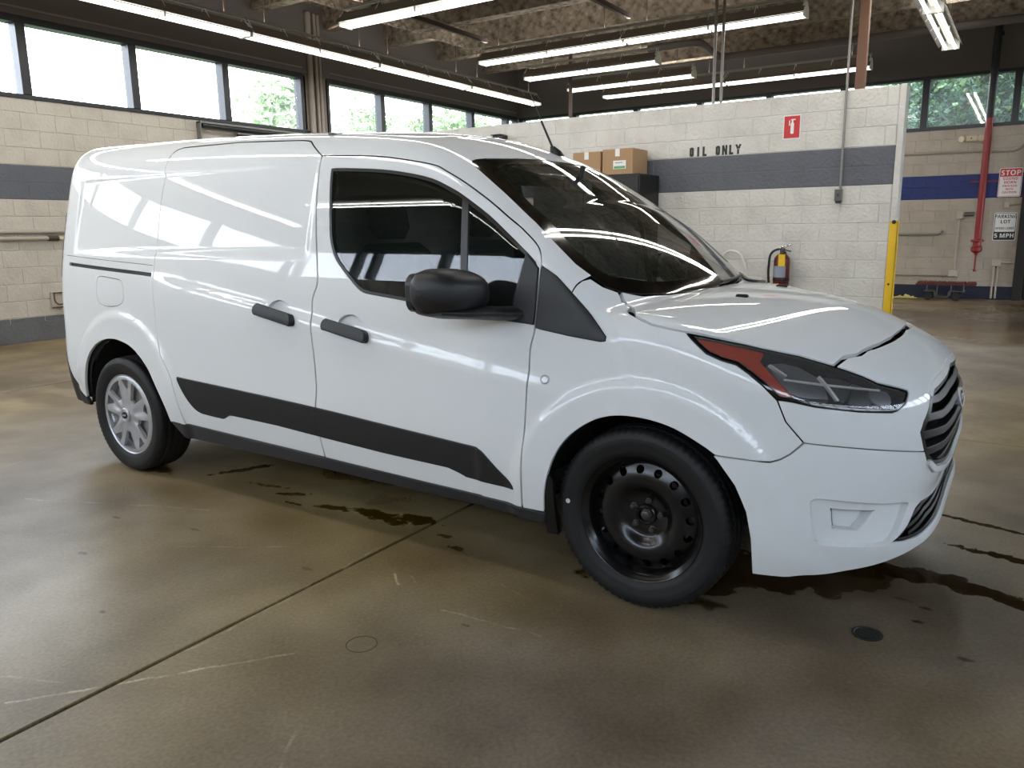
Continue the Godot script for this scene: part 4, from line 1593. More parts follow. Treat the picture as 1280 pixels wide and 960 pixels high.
	slab("trim_3", Vector3(1.262, 0, PART_Z - .20), Vector3(1.325, 2.75, PART_Z + .012), M.white_block, "white steel channel that caps the end of the partition", .006)
	var guard := Geo.new()
	guard.box(Vector3(1.262, .0, PART_Z + .012), Vector3(1.345, 1.34, PART_Z + .022), .003)
	guard.box(Vector3(1.335, .0, PART_Z - .10), Vector3(1.345, 1.34, PART_Z + .022), .003)
	var gd := tag(put("corner_guard", guard.done(), M.yellow), "yellow steel corner guard on the end of the white partition", "corner guard")
	put("guard_bolt", lathe_mesh([Vector2(.012, 0), Vector2(.012, .008), Vector2(0, .010)], Vector3(1.30, .66, PART_Z + .022), Vector3(0, 0, 1), 8), M.sign_black, gd)
	put("guard_bolt", lathe_mesh([Vector2(.022, 0), Vector2(.022, .012), Vector2(0, .016)], Vector3(1.305, 1.33, PART_Z + .022), Vector3(0, 0, 1), 8), M.sign_black, gd)

	# the wall behind the camera, with its windows, and the right wall with an open bay
	slab("wall_front", Vector3(LEFT, 0, FRONT_Z), Vector3(RIGHT, SILL_Y - .05, FRONT_Z + .25), M.cream_block, "cream wall behind the camera")
	slab("wall_header", Vector3(LEFT, HEAD_Y + .05, FRONT_Z - .03), Vector3(RIGHT, TOP_Y + .3, FRONT_Z + .25), M.header, "dark beam above the windows behind the camera")
	window_band("window_4", [LEFT + .1, -6.25, -5.86, -4.45, -3.03, -1.6, -.2, 1.2, 2.6, 4.0, 5.4, 6.8, RIGHT], false, FRONT_Z + .10, "row of panes high on the wall behind the camera")
	slab("wall_right", Vector3(RIGHT, 0, -8.6), Vector3(RIGHT + .25, SILL_Y - .05, FRONT_Z + .25), M.cream_block, "cream wall on the right, out of view")
	slab("wall_header", Vector3(RIGHT - .03, HEAD_Y + .05, -8.6), Vector3(RIGHT + .25, TOP_Y + .3, FRONT_Z + .25), M.header, "dark beam above the right windows")
	window_band("window_5", [-8.6, -7.2, -5.8, -4.4, -3.0, -1.6, -.2, 1.2, 2.6, 4.0, 5.4, FRONT_Z], true, RIGHT + .10, "row of panes high on the right wall, out of view")
	slab("wall_right", Vector3(RIGHT, 0, BACK_Z - .25), Vector3(RIGHT + .25, TOP_Y + .3, -11.5), M.cream_block, "cream wall right of the open bay")
	slab("wall_right", Vector3(RIGHT, 2.6, -11.5), Vector3(RIGHT + .25, TOP_Y + .3, -8.6), M.header, "beam over the open bay on the right")

	# ceiling: a concrete slab on deep joists
	var ce := slab("ceiling", Vector3(LEFT - .25, TOP_Y, BACK_Z - .25), Vector3(RIGHT + .25, TOP_Y + .3, FRONT_Z + .25), M.concrete, "dark stained concrete ceiling on deep joists")
	var z := BACK_Z + 1.35
	while z < FRONT_Z:
		var g := Geo.new()
		var rings := []
		for x in [LEFT, LEFT + 1.1, LEFT + 1.9, RIGHT]:
			var d := .34 if x < LEFT + 1.5 else .62
			rings.append([Vector3(x, TOP_Y, z - .16), Vector3(x, TOP_Y - d, z - .10), Vector3(x, TOP_Y - d, z + .10), Vector3(x, TOP_Y, z + .16)])
		for k in 3:
			for j in 4:
				var a: Vector3 = rings[k][j]
				var b: Vector3 = rings[k][(j + 1) % 4]
				var c: Vector3 = rings[k + 1][(j + 1) % 4]
				var e: Vector3 = rings[k + 1][j]
				g.flat([a, b, c, e], [Vector3(0, 0, -1), Vector3(0, -1, 0), Vector3(0, 0, 1), Vector3(0, 1, 0)][j])
		put("joist", g.done(), M.concrete, ce)
		z += 1.52


func window_band(called: String, bars: Array, along_z: bool, at: float, label: String) -> void:
	var root := Node3D.new()
	root.name = called
	add_child(root)
	root.set_meta("kind", "structure")
	root.set_meta("label", label)
	var f := func(lo: Vector3, hi: Vector3) -> ArrayMesh:   # (along, up, across) to the room
		if along_z:
			return box_mesh(Vector3(at + lo.z, lo.y, lo.x), Vector3(at + hi.z, hi.y, hi.x), .006)
		return box_mesh(Vector3(lo.x, lo.y, at + lo.z), Vector3(hi.x, hi.y, at + hi.z), .006)
	var b := bars.duplicate()
	b.sort()
	for k in b.size():
		var w := .055 if k > 0 and k < b.size() - 1 else .05
		put("mullion", (f as Callable).call(Vector3(b[k] - w, SILL_Y, -.05), Vector3(b[k] + w, HEAD_Y + .06, .12)), mats.window_bar, root)
	put("head_rail", (f as Callable).call(Vector3(b[0], HEAD_Y, -.06), Vector3(b[-1], HEAD_Y + .10, .125)), mats.window_bar, root)
	for k in b.size() - 1:
		put("pane", (f as Callable).call(Vector3(b[k] + .05, SILL_Y - .005, -.004), Vector3(b[k + 1] - .05, HEAD_Y + .01, .004)), mats.pane, root)


# ---------------------------------------------------------------- lamps

func fixture_mesh_set() -> Dictionary:   # an eight-foot two-tube strip along x, tubes down, origin at the middle of its lower edge
	var L := 1.215
	var wings := []
	for s in [-1.0, 1.0]:
		var g := Geo.new()
		var p0 := Vector2(s * .035, .185)
		var p1 := Vector2(s * .150, .075)
		var p2 := Vector2(s * .156, .052)
		var o: Vector2 = Vector2(p1.y - p0.y, -(p1.x - p0.x)).normalized() * .0015 * -s
		for pair in [[p0, p1], [p1, p2]]:
			var a: Vector2 = pair[0]
			var b: Vector2 = pair[1]
			var n: Vector3 = Vector3(0, b.x - a.x, -(b.y - a.y)) * s
			for e in [1.0, -1.0]:
				g.flat([Vector3(-L, a.y, a.x) + Vector3(0, o.y, o.x) * e, Vector3(L, a.y, a.x) + Vector3(0, o.y, o.x) * e, Vector3(L, b.y, b.x) + Vector3(0, o.y, o.x) * e, Vector3(-L, b.y, b.x) + Vector3(0, o.y, o.x) * e], n * e)
		wings.append(g.done())
	var ch := box_mesh(Vector3(-L, .09, -.035), Vector3(L, .185, .035), .006)
	var rail := box_mesh(Vector3(-L, .232, -.022), Vector3(L, .262, .022), .004)
	var tubes := []
	for z in [-.062, .062]:
		tubes.append(tube_mesh([Vector3(-L + .02, .034, z), Vector3(-.015, .034, z)], .021, 12))
		tubes.append(tube_mesh([Vector3(.015, .034, z), Vector3(L - .02, .034, z)], .021, 12))
	var ends := []
	for s in [-1.0, 1.0]:
		var g := Geo.new()
		g.prism(PackedVector2Array([Vector2(-.035, .19), Vector2(.035, .19), Vector2(.115, .11), Vector2(.115, .012), Vector2(-.115, .012), Vector2(-.115, .11)]), Transform3D(Basis(Vector3(0, 0, -s), Vector3(0, 1, 0), Vector3(s, 0, 0)), Vector3(s * L, 0, 0)), .02, .002)
		ends.append(g.done())
	var clips := []
	for x in [-1.19, -.6, 0.0, .6, 1.19]:
		for e in [-1.0, 1.0]:
			var clip := Geo.new()
			clip.flat([Vector3(x - .02, .062, e * .150), Vector3(x + .02, .062, e * .150), Vector3(x + .004, .118, e * .104), Vector3(x - .004, .118, e * .104)], Vector3(0, 1, e))
			clip.tube([Vector3(x, .11, e * .108), Vector3(x, .235, e * .02)], .004, 5)
			clips.append(clip.done())
	var rods := []
	for x in [-.9, .9]:
		rods.append(tube_mesh([Vector3(x, .26, 0), Vector3(x, TOP_Y - 3.80, 0)], .006, 6))
	var sockets := []
	for z in [-.062, .062]:
		sockets.append(box_mesh(Vector3(-.015, .02, z - .024), Vector3(.015, .10, z + .024), .004))
	return {"wings": wings, "channel": ch, "rail": rail, "tubes": tubes, "ends": ends, "clips": clips, "rods": rods, "sockets": sockets}


func build_lamps() -> void:
	var S := fixture_mesh_set()
	var H := 3.80
	var rows := [
		["lengthwise", -6.32, [-10.13, -7.69, -5.25, -2.81, -.37, 2.07, 4.51], "strip lights in the row beside the left windows", ["farthest strip light of the long row beside the left windows, nearest the back corner", "second strip light from the back corner in the long row beside the left windows", "third strip light from the back corner in the long row beside the left windows", "fourth strip light from the back corner, cut by the top of the picture",
			"strip light of the left row just behind the picture's left edge", "strip light of the left row beside the camera", "strip light of the left row behind the camera"]],
		["lengthwise", 1.30, [-9.33, -6.89, -4.45, -2.01], "strip lights in the row above the end of the partition", ["strip light seen end-on at top right, the farthest of its row", "strip light above the partition end, second in the row seen end-on", "strip light above the van's bonnet, mirrored in the windscreen", "strip light above the van's windscreen, fourth of the row seen end-on"]],
		["crosswise", -4.45, [-3.73, -1.29], "strip lights in the nearest crossways pair", ["left strip light of the nearest crossways pair, at the top edge of the picture", "right strip light of the nearest crossways pair, mostly above the picture"]],
		["crosswise", -7.35, [-3.66, -1.22], "strip lights in the crossways pair above the boxes", ["left strip light of the large crossways pair above the cardboard boxes", "right strip light of the large crossways pair, ending left of the wooden post"]],
		["crosswise", -8.87, [-3.79], "", ["single crossways strip light just behind the large pair above the boxes"]],
		["crosswise", -10.30, [-3.74], "", ["single shorter crossways strip light, second from the back windows"]],
		["crosswise", -11.40, [-3.56, -1.12], "strip lights in the pair along the back windows", ["left strip light of the crossways pair along the back windows", "right strip light along the back windows, passing behind the wooden post"]],
		["crosswise", -1.5, [-3.73, -1.29], "strip lights above the van's roof", ["left strip light of the pair straight above the van", "right strip light of the pair straight above the van"]],
		["crosswise", 1.55, [-3.73, -1.29], "strip lights above the camera side of the van", ["left strip light of the pair between van and camera", "right strip light of the pair between van and camera"]],
		["crosswise", 4.7, [-3.9, -1.46], "strip lights behind the camera", ["left strip light behind the camera, mirrored in the door glass", "right strip light behind the camera"]],
	]
	for r in rows:
		for c in r[2]:
			var along_z: bool = r[0] == "lengthwise"
			var at := Vector3(r[1], H, c) if along_z else Vector3(c, H, r[1])
			var t := thing("strip_light", r[4][r[2].find(c)], "ceiling light", at, PI / 2 if along_z else 0.0, r[3])
			for w in S.wings:
				put("reflector_wing", w, mats.lamp_shell, t)
			put("channel", S.channel, mats.lamp_inside, t)
			put("rail", S.rail, mats.rail, t)
			for w in S.tubes:
				put("tube", w, mats.tube, t)
			for e in 2:
				if c == (r[2][0] if e == 0 else r[2][-1]) or along_z:
					put("end_plate", S.ends[e], mats.lamp_inside, t)
			for w in S.clips:
				put("clip", w, mats.lamp_inside, t)
			for w in S.rods:
				put("hanger_rod", w, mats.brown_iron, t)
			for w in S.sockets:
				put("lamp_holder", w, mats.lamp_inside, t)
			for zt in [-.062, .062]:
				var l := AreaLight3D.new()
				l.name = "light"
				l.area_size = Vector2(2.38, .042)
				l.light_energy = LAMP * .5
				l.light_color = Color(1.0, .99, .962)
				l.shadow_enabled = true
				t.add_child(l, true)
				l.position = Vector3(0, .010, zt)
				l.area_range = 30.0
				l.area_attenuation = 2.0
				l.rotation.x = -PI / 2
			var up: AreaLight3D = t.get_node("light").duplicate()   # what leaves through the slots along the top of the reflector
			up.name = "uplight"
			up.light_energy = LAMP * .7
			t.add_child(up)
			up.position = Vector3(0, .27, 0)
			up.area_size = Vector2(2.38, .12)
			up.rotation.x = PI / 2


# ---------------------------------------------------------------- outdoors

func build_outdoors() -> void:
	struct("ground", box_mesh(Vector3(-45, -.4, -45), Vector3(45, -.31, 40)), mats.ground, "grassy ground outside the windows")
	var leaf := Geo.new()
	for s in 3:
		var b := Basis(Vector3.UP, s * 2.1) * Basis(Vector3.RIGHT, .5 * s)
		var o := Vector3(.03 * s, .02 * s, -.02)
		var k := leaf.v.size()
		for p in [Vector3(0, -.09, 0), Vector3(.05, 0, .012), Vector3(0, .10, 0), Vector3(-.05, 0, .012)]:
			leaf.vert(o + b * p, b * Vector3(0, 0, 1), Vector2.ZERO)
		leaf.quad(k, k + 1, k + 2, k + 3)
	var lm := leaf.done()
	var lit := plain(Color(1, 1, 1), .6)
	lit.vertex_color_use_as_albedo = true
	lit.backlight_enabled = true
	lit.backlight = Color(.5, .55, .35)
	mats.leaf = lit
	var rng := RandomNumberGenerator.new()
	rng.seed = 77
	# [x, z, height, crown radius, leaves, tone]
	var spots := [
		[-18.0, -14.3, 6.0, 2.0, 3600, 1, "pale green tree seen through the last left window before the column"],
		[-18.0, -18.2, 6.2, 2.2, 4600, 1, "pale green tree seen through the left windows just beyond the column"],
		[-17.5, -23.0, 6.6, 2.6, 5200, 1, "pale green tree seen through the left windows nearest the back corner"],
		[-16.0, -5.2, 4.9, 1.0, 2200, 1, "small pale tree at the near end of the left windows"],
		[1.0, -18.2, 6.8, 2.2, 9000, 2, "leafy tree filling the back window just right of the partition end"],
		[3.0, -17.9, 6.6, 2.0, 9000, 2, "leafy tree behind the back window beside the red standpipe"],
		[5.2, -19.0, 7.0, 2.4, 8000, 2, "leafy tree behind the back windows right of the standpipe"],
	]
	for s in spots:
		var t := thing("tree", s[6], "tree", Vector3(s[0], -.31, s[1]))
		var tr := Geo.new()
		tr.tube([Vector3.ZERO, Vector3(.05, s[2] * .4, 0), Vector3(0, s[2] * .85, .05)], .16, 10, true, .04)
		for k in 6:
			var a := TAU * k / 6.0
			tr.tube([Vector3(.03, s[2] * .42, 0), Vector3(cos(a) * s[3] * .6, s[2] * .66, sin(a) * s[3] * .6)], .05, 6, true, .015)
		put("trunk", tr.done(), mats.bark, t)
		var mm := MultiMesh.new()
		mm.transform_format = MultiMesh.TRANSFORM_3D
		mm.use_colors = true
		mm.mesh = lm
		mm.instance_count = s[4]
		var clumps := []
		for k in 26:
			var d := Vector3(rng.randfn(), rng.randfn() * 1.1, rng.randfn()).normalized() * pow(rng.randf(), .4)
			clumps.append([Vector3(0, s[2] * .58, 0) + d * Vector3(s[3], s[2] * .40, s[3]), rng.randf_range(.45, .8), rng.randf_range(.75, 1.2)])
		for k in int(s[4]):
			var c: Array = clumps[rng.randi() % clumps.size()]
			var d: Vector3 = Vector3(rng.randfn(), rng.randfn() * .8, rng.randfn()) * c[1] * .55
			var b := Basis.from_euler(Vector3(rng.randf() * TAU, rng.randf() * TAU, rng.randf() * TAU)).scaled(Vector3.ONE * rng.randf_range(.5, 1.05) * (1.4 if s[5] == 1 else 1.0))
			mm.set_instance_transform(k, Transform3D(b, c[0] + d))
			var v: float = c[2] * rng.randf_range(.8, 1.2)
			var base: Color = [Color(.10, .17, .055), Color(.34, .42, .24), Color(.10, .17, .10)][s[5]]
			if rng.randf() < .22:
				base = base.lerp(Color(.30, .42, .14), .5)
			mm.set_instance_color(k, Color(base.r * v, base.g * v, base.b * v))
		var mi := MultiMeshInstance3D.new()
		mi.name = "foliage"
		mi.multimesh = mm
		mi.material_override = mats.leaf
		mi.set_meta("kind", "stuff")
		t.add_child(mi)
	# a clipped bank behind the back wall
	var bank := Geo.new()
	bank.box(Vector3(-.5, -.4, -24.5), Vector3(16, 6.0, -22.0), .3)
	struct("ground", bank.done(), mats.ground, "steep planted bank behind the garage")


# ---------------------------------------------------------------- things in the garage

func word(parent: Node3D, text: String, size: float, at: Vector3, m: Material, squeeze := 1.0, mono := false, bold := true) -> void:
	var o := put("lettering", lettering(text, size, .002, bold, mono), m, parent)
	o.position = at
	o.scale = Vector3(squeeze, 1, 1)


func flat_panel(w: float, h: float, r: float, d: float, at: Vector3) -> ArrayMesh:
	var g := Geo.new()
	g.prism(round_rect(0, 0, w, h, r), Transform3D(Basis(), at), d, .001)
	return g.done()


func build_things() -> void:
	var M := mats
	# cabinet and boxes in front of the partition
	var cab := thing("storage_cabinet", "tall black steel cabinet against the partition with two cardboard boxes on top", "cabinet", Vector3(-2.155, 0, -5.93))
	put("body", box_mesh(Vector3(-.745, .03, -.30), Vector3(.745, 1.94, .29), .008), M.black, cab)
	put("door", box_mesh(Vector3(-.735, .06, .288), Vector3(-.004, 1.915, .312), .006), M.black, cab)
	put("door", box_mesh(Vector3(.004, .06, .288), Vector3(.735, 1.915, .312), .006), M.black, cab)
	put("handle", box_mesh(Vector3(.03, .95, .312), Vector3(.05, 1.10, .335), .005), M.dull_steel, cab)
	for b in [[-1.765, .205, .31, "larger brown cardboard box with a green and white label on the black cabinet"], [-2.19, .195, .295, "smaller brown cardboard box at the left on the black cabinet, beside the labelled one"]]:
		var bx := thing("cardboard_box", b[3], "box", Vector3(b[0], 1.94, -5.98), 0.0)
		put("body", box_mesh(Vector3(-b[1], 0, -.22), Vector3(b[1], b[2], .22), .006), M.card, bx)
		put("tape", box_mesh(Vector3(-.03, b[2] - .001, -.221), Vector3(.03, b[2] + .0015, .2215), .0005), M.tape, bx)
		put("tape", box_mesh(Vector3(-.03, b[2] - .09, .2195), Vector3(.03, b[2], .2215), .0005), M.sign_white, bx)
		if b[1] > .2:
			put("label", flat_panel(.17, .10, .004, .002, Vector3(.03, .12, .222)), M.sign_white, bx)
			put("label_stripe", flat_panel(.15, .03, .003, .001, Vector3(.03, .09, .2228)), M.label_green, bx)
			put("label_print", flat_panel(.10, .012, .002, .001, Vector3(.02, .145, .2228)), M.label_grey, bx)

	# stencilled words on the partition
	var oil := thing("wall_lettering", "black stencilled words reading oil only, on the white partition above the grey stripe", "lettering", Vector3(-1.04, 2.146, PART_Z + .002))
	# stencil strokes in a cell one unit high: [letter, strokes as x, y pairs]
	var strokes := {"O": [[.10, .48, .10, .85, .22, .98, .22, .80, .28, .72, .28, .48], [.10, .40, .10, .14, .22, .02, .22, .20, .28, .27, .28, .40], [.30, .98, .46, .98, .56, .86, .56, .14, .46, .02, .30, .02, .30, .18, .38, .25, .38, .75, .30, .82]], "I": [[.24, .0, .24, 1.0, .42, 1.0, .42, .0]],
		"L": [[.10, .24, .10, 1.0, .28, 1.0, .28, .24], [.10, .0, .10, .17, .54, .17, .54, .0]], "N": [[.06, .0, .06, 1.0, .22, 1.0, .22, .0], [.46, .0, .46, 1.0, .62, 1.0, .62, .0], [.24, .98, .24, .66, .44, .02, .44, .34]], "Y": [[.25, .0, .25, .46, .42, .46, .42, .0], [.02, 1.0, .20, 1.0, .33, .66, .24, .50], [.66, 1.0, .48, 1.0, .36, .72, .45, .52]]}
	var pen := 0.0
	for c in "OIL ONLY":
		if strokes.has(c):
			for st0 in strokes[c]:
				var poly := PackedVector2Array()
				for k in range(0, st0.size(), 2):
					poly.append(Vector2(pen + st0[k] * .100, st0[k + 1] * .104))
				var gs := Geo.new()
				gs.prism(inset(poly, -.0038), Transform3D(), .003)
				put("letter_stroke", gs.done(), M.sign_black, oil)
		pen += .0815
	var es := thing("extinguisher_sign", "small red sign with a white fire extinguisher symbol, high on the partition", "sign", Vector3(.170, 2.40, PART_Z + .004))
	put("plate", flat_panel(.195, .265, .004, .004, Vector3(0, 0, .003)), M.sign_white, es)
	put("field", flat_panel(.172, .240, .004, .002, Vector3(0, 0, .004)), M.sign_red, es)
	put("symbol", flat_panel(.036, .125, .014, .002, Vector3(.004, -.012, .005)), M.sign_white, es)
	put("symbol", flat_panel(.018, .026, .004, .002, Vector3(.004, .062, .005)), M.sign_white, es)
	put("symbol", flat_panel(.050, .012, .004, .002, Vector3(.012, .080, .005)), M.sign_white, es)
	put("symbol", flat_panel(.010, .060, .004, .002, Vector3(-.028, .045, .005)), M.sign_white, es)

	var ex := thing("fire_extinguisher", "dark red fire extinguisher with a yellow tag hanging on the partition behind the bonnet", "extinguisher", Vector3(.172, .55, -6.13))
	put("cylinder", lathe_mesh([Vector2(0, 0), Vector2(.085, .004), Vector2(.090, .02), Vector2(.090, .36), Vector2(.082, .395), Vector2(.055, .425), Vector2(.026, .44), Vector2(.024, .455), Vector2(0, .455)], Vector3.ZERO, Vector3.UP, 36), M.red_dark, ex)
	var lab := Geo.new()
	for k in 16:
		var a0 := PI * .5 + lerpf(-1.0, 1.0, k / 16.0) + .25
		var a1 := PI * .5 + lerpf(-1.0, 1.0, (k + 1) / 16.0) + .25
		var i0 := lab.v.size()
		for p in [[a0, .17], [a1, .17], [a1, .30], [a0, .30]]:
			var o := Vector3(cos(p[0]), 0, sin(p[0]))
			lab.vert(o * .0915 + Vector3(0, p[1], 0), o)
		lab.quad(i0, i0 + 1, i0 + 2, i0 + 3)
	put("label", lab.done(), M.label_grey, ex)
	var vg := Geo.new()
	vg.lathe([Vector2(.026, .44), Vector2(.028, .49), Vector2(.018, .495), Vector2(0, .495)], Vector3.ZERO, Vector3.UP, 16)
	vg.box(Vector3(-.03, .475, -.02), Vector3(.03, .500, .02), .006)
	put("valve", vg.done(), M.dull_steel, ex)
	put("lever", tube_mesh([Vector3(-.02, .505, 0), Vector3(.05, .525, .01), Vector3(.105, .545, .01)], .009, 8), M.chrome, ex)
	put("lever", tube_mesh([Vector3(0, .488, 0), Vector3(.05, .475, .01), Vector3(.10, .465, .01)], .008, 8), M.dull_steel, ex)
	put("hose", tube_mesh(bent([Vector3(-.03, .49, .02), Vector3(-.13, .47, .03), Vector3(-.145, .20, .03), Vector3(-.125, .06, .03)], .09, 8), .014, 10), M.sign_black, ex)
	put("tag", flat_panel(.075, .135, .006, .002, Vector3(.022, .365, .10)), M.yellow, ex)
	put("strap", lathe_mesh([Vector2(.0925, .13), Vector2(.0935, .135), Vector2(.0935, .155), Vector2(.0925, .16)], Vector3.ZERO, Vector3.UP, 36), M.sign_black, ex)
	put("bracket", box_mesh(Vector3(-.02, .08, -.125), Vector3(.02, .46, -.085), .004), M.dull_steel, ex)
	word(ex, "2", .055, Vector3(-.015, .07, .0905), M.lamp_beige)

	var sw := thing("switch_box", "grey metal switch box at the foot of the conduit on the partition", "switch", Vector3(.722, 1.63, PART_Z + .004))
	put("box", box_mesh(Vector3(-.04, -.065, 0), Vector3(.04, .065, .05), .006), M.conduit, sw)
	put("cover", box_mesh(Vector3(-.036, -.060, .048), Vector3(.036, .060, .054), .003), M.dull_steel, sw)
	put("toggle", box_mesh(Vector3(-.008, -.016, .054), Vector3(.008, .016, .068), .003), M.sign_black, sw)
	put("hasp", box_mesh(Vector3(-.03, -.085, .01), Vector3(.03, -.062, .04), .004), M.sign_black, sw)
	tag(put("conduit", tube_mesh([Vector3(.735, 1.69, PART_Z + .03), Vector3(.735, 4.9, PART_Z + .03)], .013, 10), M.conduit), "thin grey conduit running from the ceiling down to the switch box on the partition", "conduit")
	tag(put("timber_post", box_mesh(Vector3(.795, 2.742, PART_Z - .14), Vector3(.895, 4.9, PART_Z - .05), .006), M.wood), "brown wooden post standing on top of the partition beside the conduit", "post")
	var pc := Geo.new()
	pc.tube([Vector3(-1.02, 2.74, -7.0), Vector3(-1.02, 4.9, -7.0)], .02, 8)
	tag(put("conduit", pc.done(), M.conduit), "left of two pale conduits rising behind the partition between crossways lamps", "conduit", "conduits behind the partition")
	var pd := Geo.new()
	pd.tube([Vector3(-.92, 2.74, -7.0), Vector3(-.92, 4.9, -7.0)], .02, 8)
	tag(put("conduit", pd.done(), M.conduit), "right of two pale conduits rising behind the partition between crossways lamps", "conduit", "conduits behind the partition")
	tag(put("drop_pipe", tube_mesh([Vector3(-4.55, 2.74, -9.6), Vector3(-4.55, 4.9, -9.6)], .032, 10), M.brown_iron), "dark iron pipe dropping from the ceiling near the far back corner", "pipe")
	var bb := thing("wall_unit", "small black box on the partition seen just above the van's roof", "box", Vector3(-3.77, 2.57, PART_Z))
	put("body", box_mesh(Vector3(-.11, -.035, 0), Vector3(.08, .02, .12), .01), M.sign_black, bb)
	put("shade", box_mesh(Vector3(-.12, .018, 0), Vector3(.05, .028, .15), .004), M.black, bb)
	var rb := thing("red_wall_box", "red metal box with a white label on the partition, seen through the windscreen", "box", Vector3(-2.95, 1.60, PART_Z + .02))
	put("body", box_mesh(Vector3(-.11, -.22, 0), Vector3(.11, .22, .14), .012), M.red, rb)
	put("label", flat_panel(.10, .12, .005, .002, Vector3(-.03, .05, .142)), M.sign_white, rb)

	tag(put("bent_pipe", tube_mesh(bent([Vector3(-.56, .96, PART_Z + .03), Vector3(-.47, 1.03, PART_Z + .06), Vector3(-.33, .99, PART_Z + .06), Vector3(-.27, .80, PART_Z + .03)], .07), .012, 8), M.sign_white), "white bent pipe on the partition just beyond the windscreen's lower edge", "pipe")

	# red standpipe
	var sp := thing("standpipe", "red standpipe with a black upper half in front of the back wall", "pipe", Vector3(1.795, 0, -12.50))
	put("pipe", lathe_mesh([Vector2(.055, 1.02), Vector2(.055, 3.02)], Vector3.ZERO, Vector3.UP, 24), M.red, sp)
	put("upper_pipe", lathe_mesh([Vector2(.056, 3.02), Vector2(.058, 3.03), Vector2(.058, 4.9)], Vector3.ZERO, Vector3.UP, 24), M.sign_black, sp)
	put("flange", lathe_mesh([Vector2(.055, .99), Vector2(.10, .995), Vector2(.10, 1.03), Vector2(.06, 1.035), Vector2(.055, 1.05)], Vector3.ZERO, Vector3.UP, 20), M.red, sp)
	put("reducer", lathe_mesh([Vector2(.018, .76), Vector2(.03, .80), Vector2(.065, .82), Vector2(.085, .84), Vector2(.085, .90), Vector2(.065, .92), Vector2(.06, .99)], Vector3.ZERO, Vector3.UP, 20), M.red, sp)
	put("drain_tail", lathe_mesh([Vector2(0, .49), Vector2(.024, .49), Vector2(.024, .52), Vector2(.014, .53), Vector2(.014, .78)], Vector3.ZERO, Vector3.UP, 12), M.red, sp)
	put("clamp_bar", box_mesh(Vector3(-.19, 1.985, -.08), Vector3(.22, 2.01, -.05), .004), M.red, sp)
	put("valve_box", box_mesh(Vector3(.06, 4.3, -.03), Vector3(.09, 4.36, .03), .005), M.sign_black, sp)

	# signs right of the standpipe
	var st := thing("stop_sign", "white plate with a red stop heading right of the red standpipe", "sign", Vector3(2.175, 1.975, BACK_Z + .012))
	put("plate", flat_panel(.335, .475, .025, .004, Vector3(0, 0, .003)), M.sign_white, st)
	put("border", flat_panel(.315, .455, .022, .001, Vector3(0, 0, .0042)), M.sign_red, st)
	put("field", flat_panel(.303, .443, .018, .001, Vector3(0, 0, .0052)), M.sign_white, st)
	put("heading", flat_panel(.303, .125, .012, .001, Vector3(0, .159, .0062)), M.sign_red, st)
	word(st, "STOP", .082, Vector3(0, .158, .0075), M.sign_white, 1.05)
	var y := .062
	for w in [["SOUND", .046], ["HORN", .046], ["PROCEED", .034], ["WITH", .032], ["CAUTION", .034]]:
		word(st, w[0], w[1], Vector3(0, y, .0068), M.sign_red)
		y -= .060 if w[1] > .04 else .052
	var pk := thing("speed_sign", "black and white parking lot speed limit sign below the red stop plate", "sign", Vector3(2.168, 1.245, BACK_Z + .012))
	put("plate", flat_panel(.335, .47, .025, .004, Vector3(0, 0, .003)), M.sign_white, pk)
	put("border", flat_panel(.315, .45, .022, .001, Vector3(0, 0, .0042)), M.sign_black, pk)
	put("field", flat_panel(.297, .305, .016, .001, Vector3(0, .064, .0052)), M.sign_white, pk)
	word(pk, "PARKING", .058, Vector3(0, .168, .0068), M.sign_black, .92)
	word(pk, "LOT", .058, Vector3(0, .080, .0068), M.sign_black)
	word(pk, "SPEED LIMIT", .036, Vector3(0, -.030, .0068), M.sign_black, .92)
	word(pk, "5 MPH", .070, Vector3(0, -.153, .0068), M.sign_white, 1.0)

	# emergency light
	var em := thing("emergency_light", "beige twin-head emergency light on the back wall left of the standpipe", "emergency light", Vector3(1.545, 2.727, BACK_Z + .003))
	put("body", box_mesh(Vector3(-.10, -.05, 0), Vector3(.10, .05, .07), .02), M.lamp_beige, em)
	for s in [-1.0, 1.0]:
		put("lamp_head", lathe_mesh([Vector2(0, -.04), Vector2(.035, -.035), Vector2(.05, 0), Vector2(.052, .04), Vector2(.046, .044), Vector2(0, .040)], Vector3(.135 * s, .0, .06), Vector3(.35 * s, -.15, 1), 18), M.lamp_beige, em)
	put("indicator", lathe_mesh([Vector2(.012, 0), Vector2(.012, .004), Vector2(0, .005)], Vector3(0, 0, .07), Vector3(0, 0, 1), 10), M.red, em)

	# conduits on the back wall
	var zc := BACK_Z + .025
	tag(put("conduit", tube_mesh([Vector3(.2, 2.525, zc), Vector3(1.72, 2.505, zc)], .016, 8), M.taupe_pipe), "taupe conduit running level above the blue stripe, left of the standpipe", "conduit")
	tag(put("conduit", tube_mesh(bent([Vector3(1.86, 2.49, zc), Vector3(2.22, 2.49, zc), Vector3(2.34, 2.60, zc), Vector3(2.36, 2.85, zc)], .08), .018, 8), M.taupe_pipe), "taupe conduit bending upwards above the stop plate", "conduit")
	tag(put("handrail", tube_mesh(bent([Vector3(.2, 1.125, zc + .04), Vector3(1.20, 1.125, zc + .04), Vector3(1.24, 1.19, zc + .03)], .05), .022, 8), M.conduit), "short grey pipe rail across the back wall beside the partition end", "rail")
	var jb := thing("junction_box", "pale junction box with a grey fitting high on its conduit, left of the standpipe foot", "junction box", Vector3(1.49, 1.44, BACK_Z + .004))
	put("box", box_mesh(Vector3(-.055, -.06, 0), Vector3(.045, .06, .06), .008), M.cream_pipe, jb)
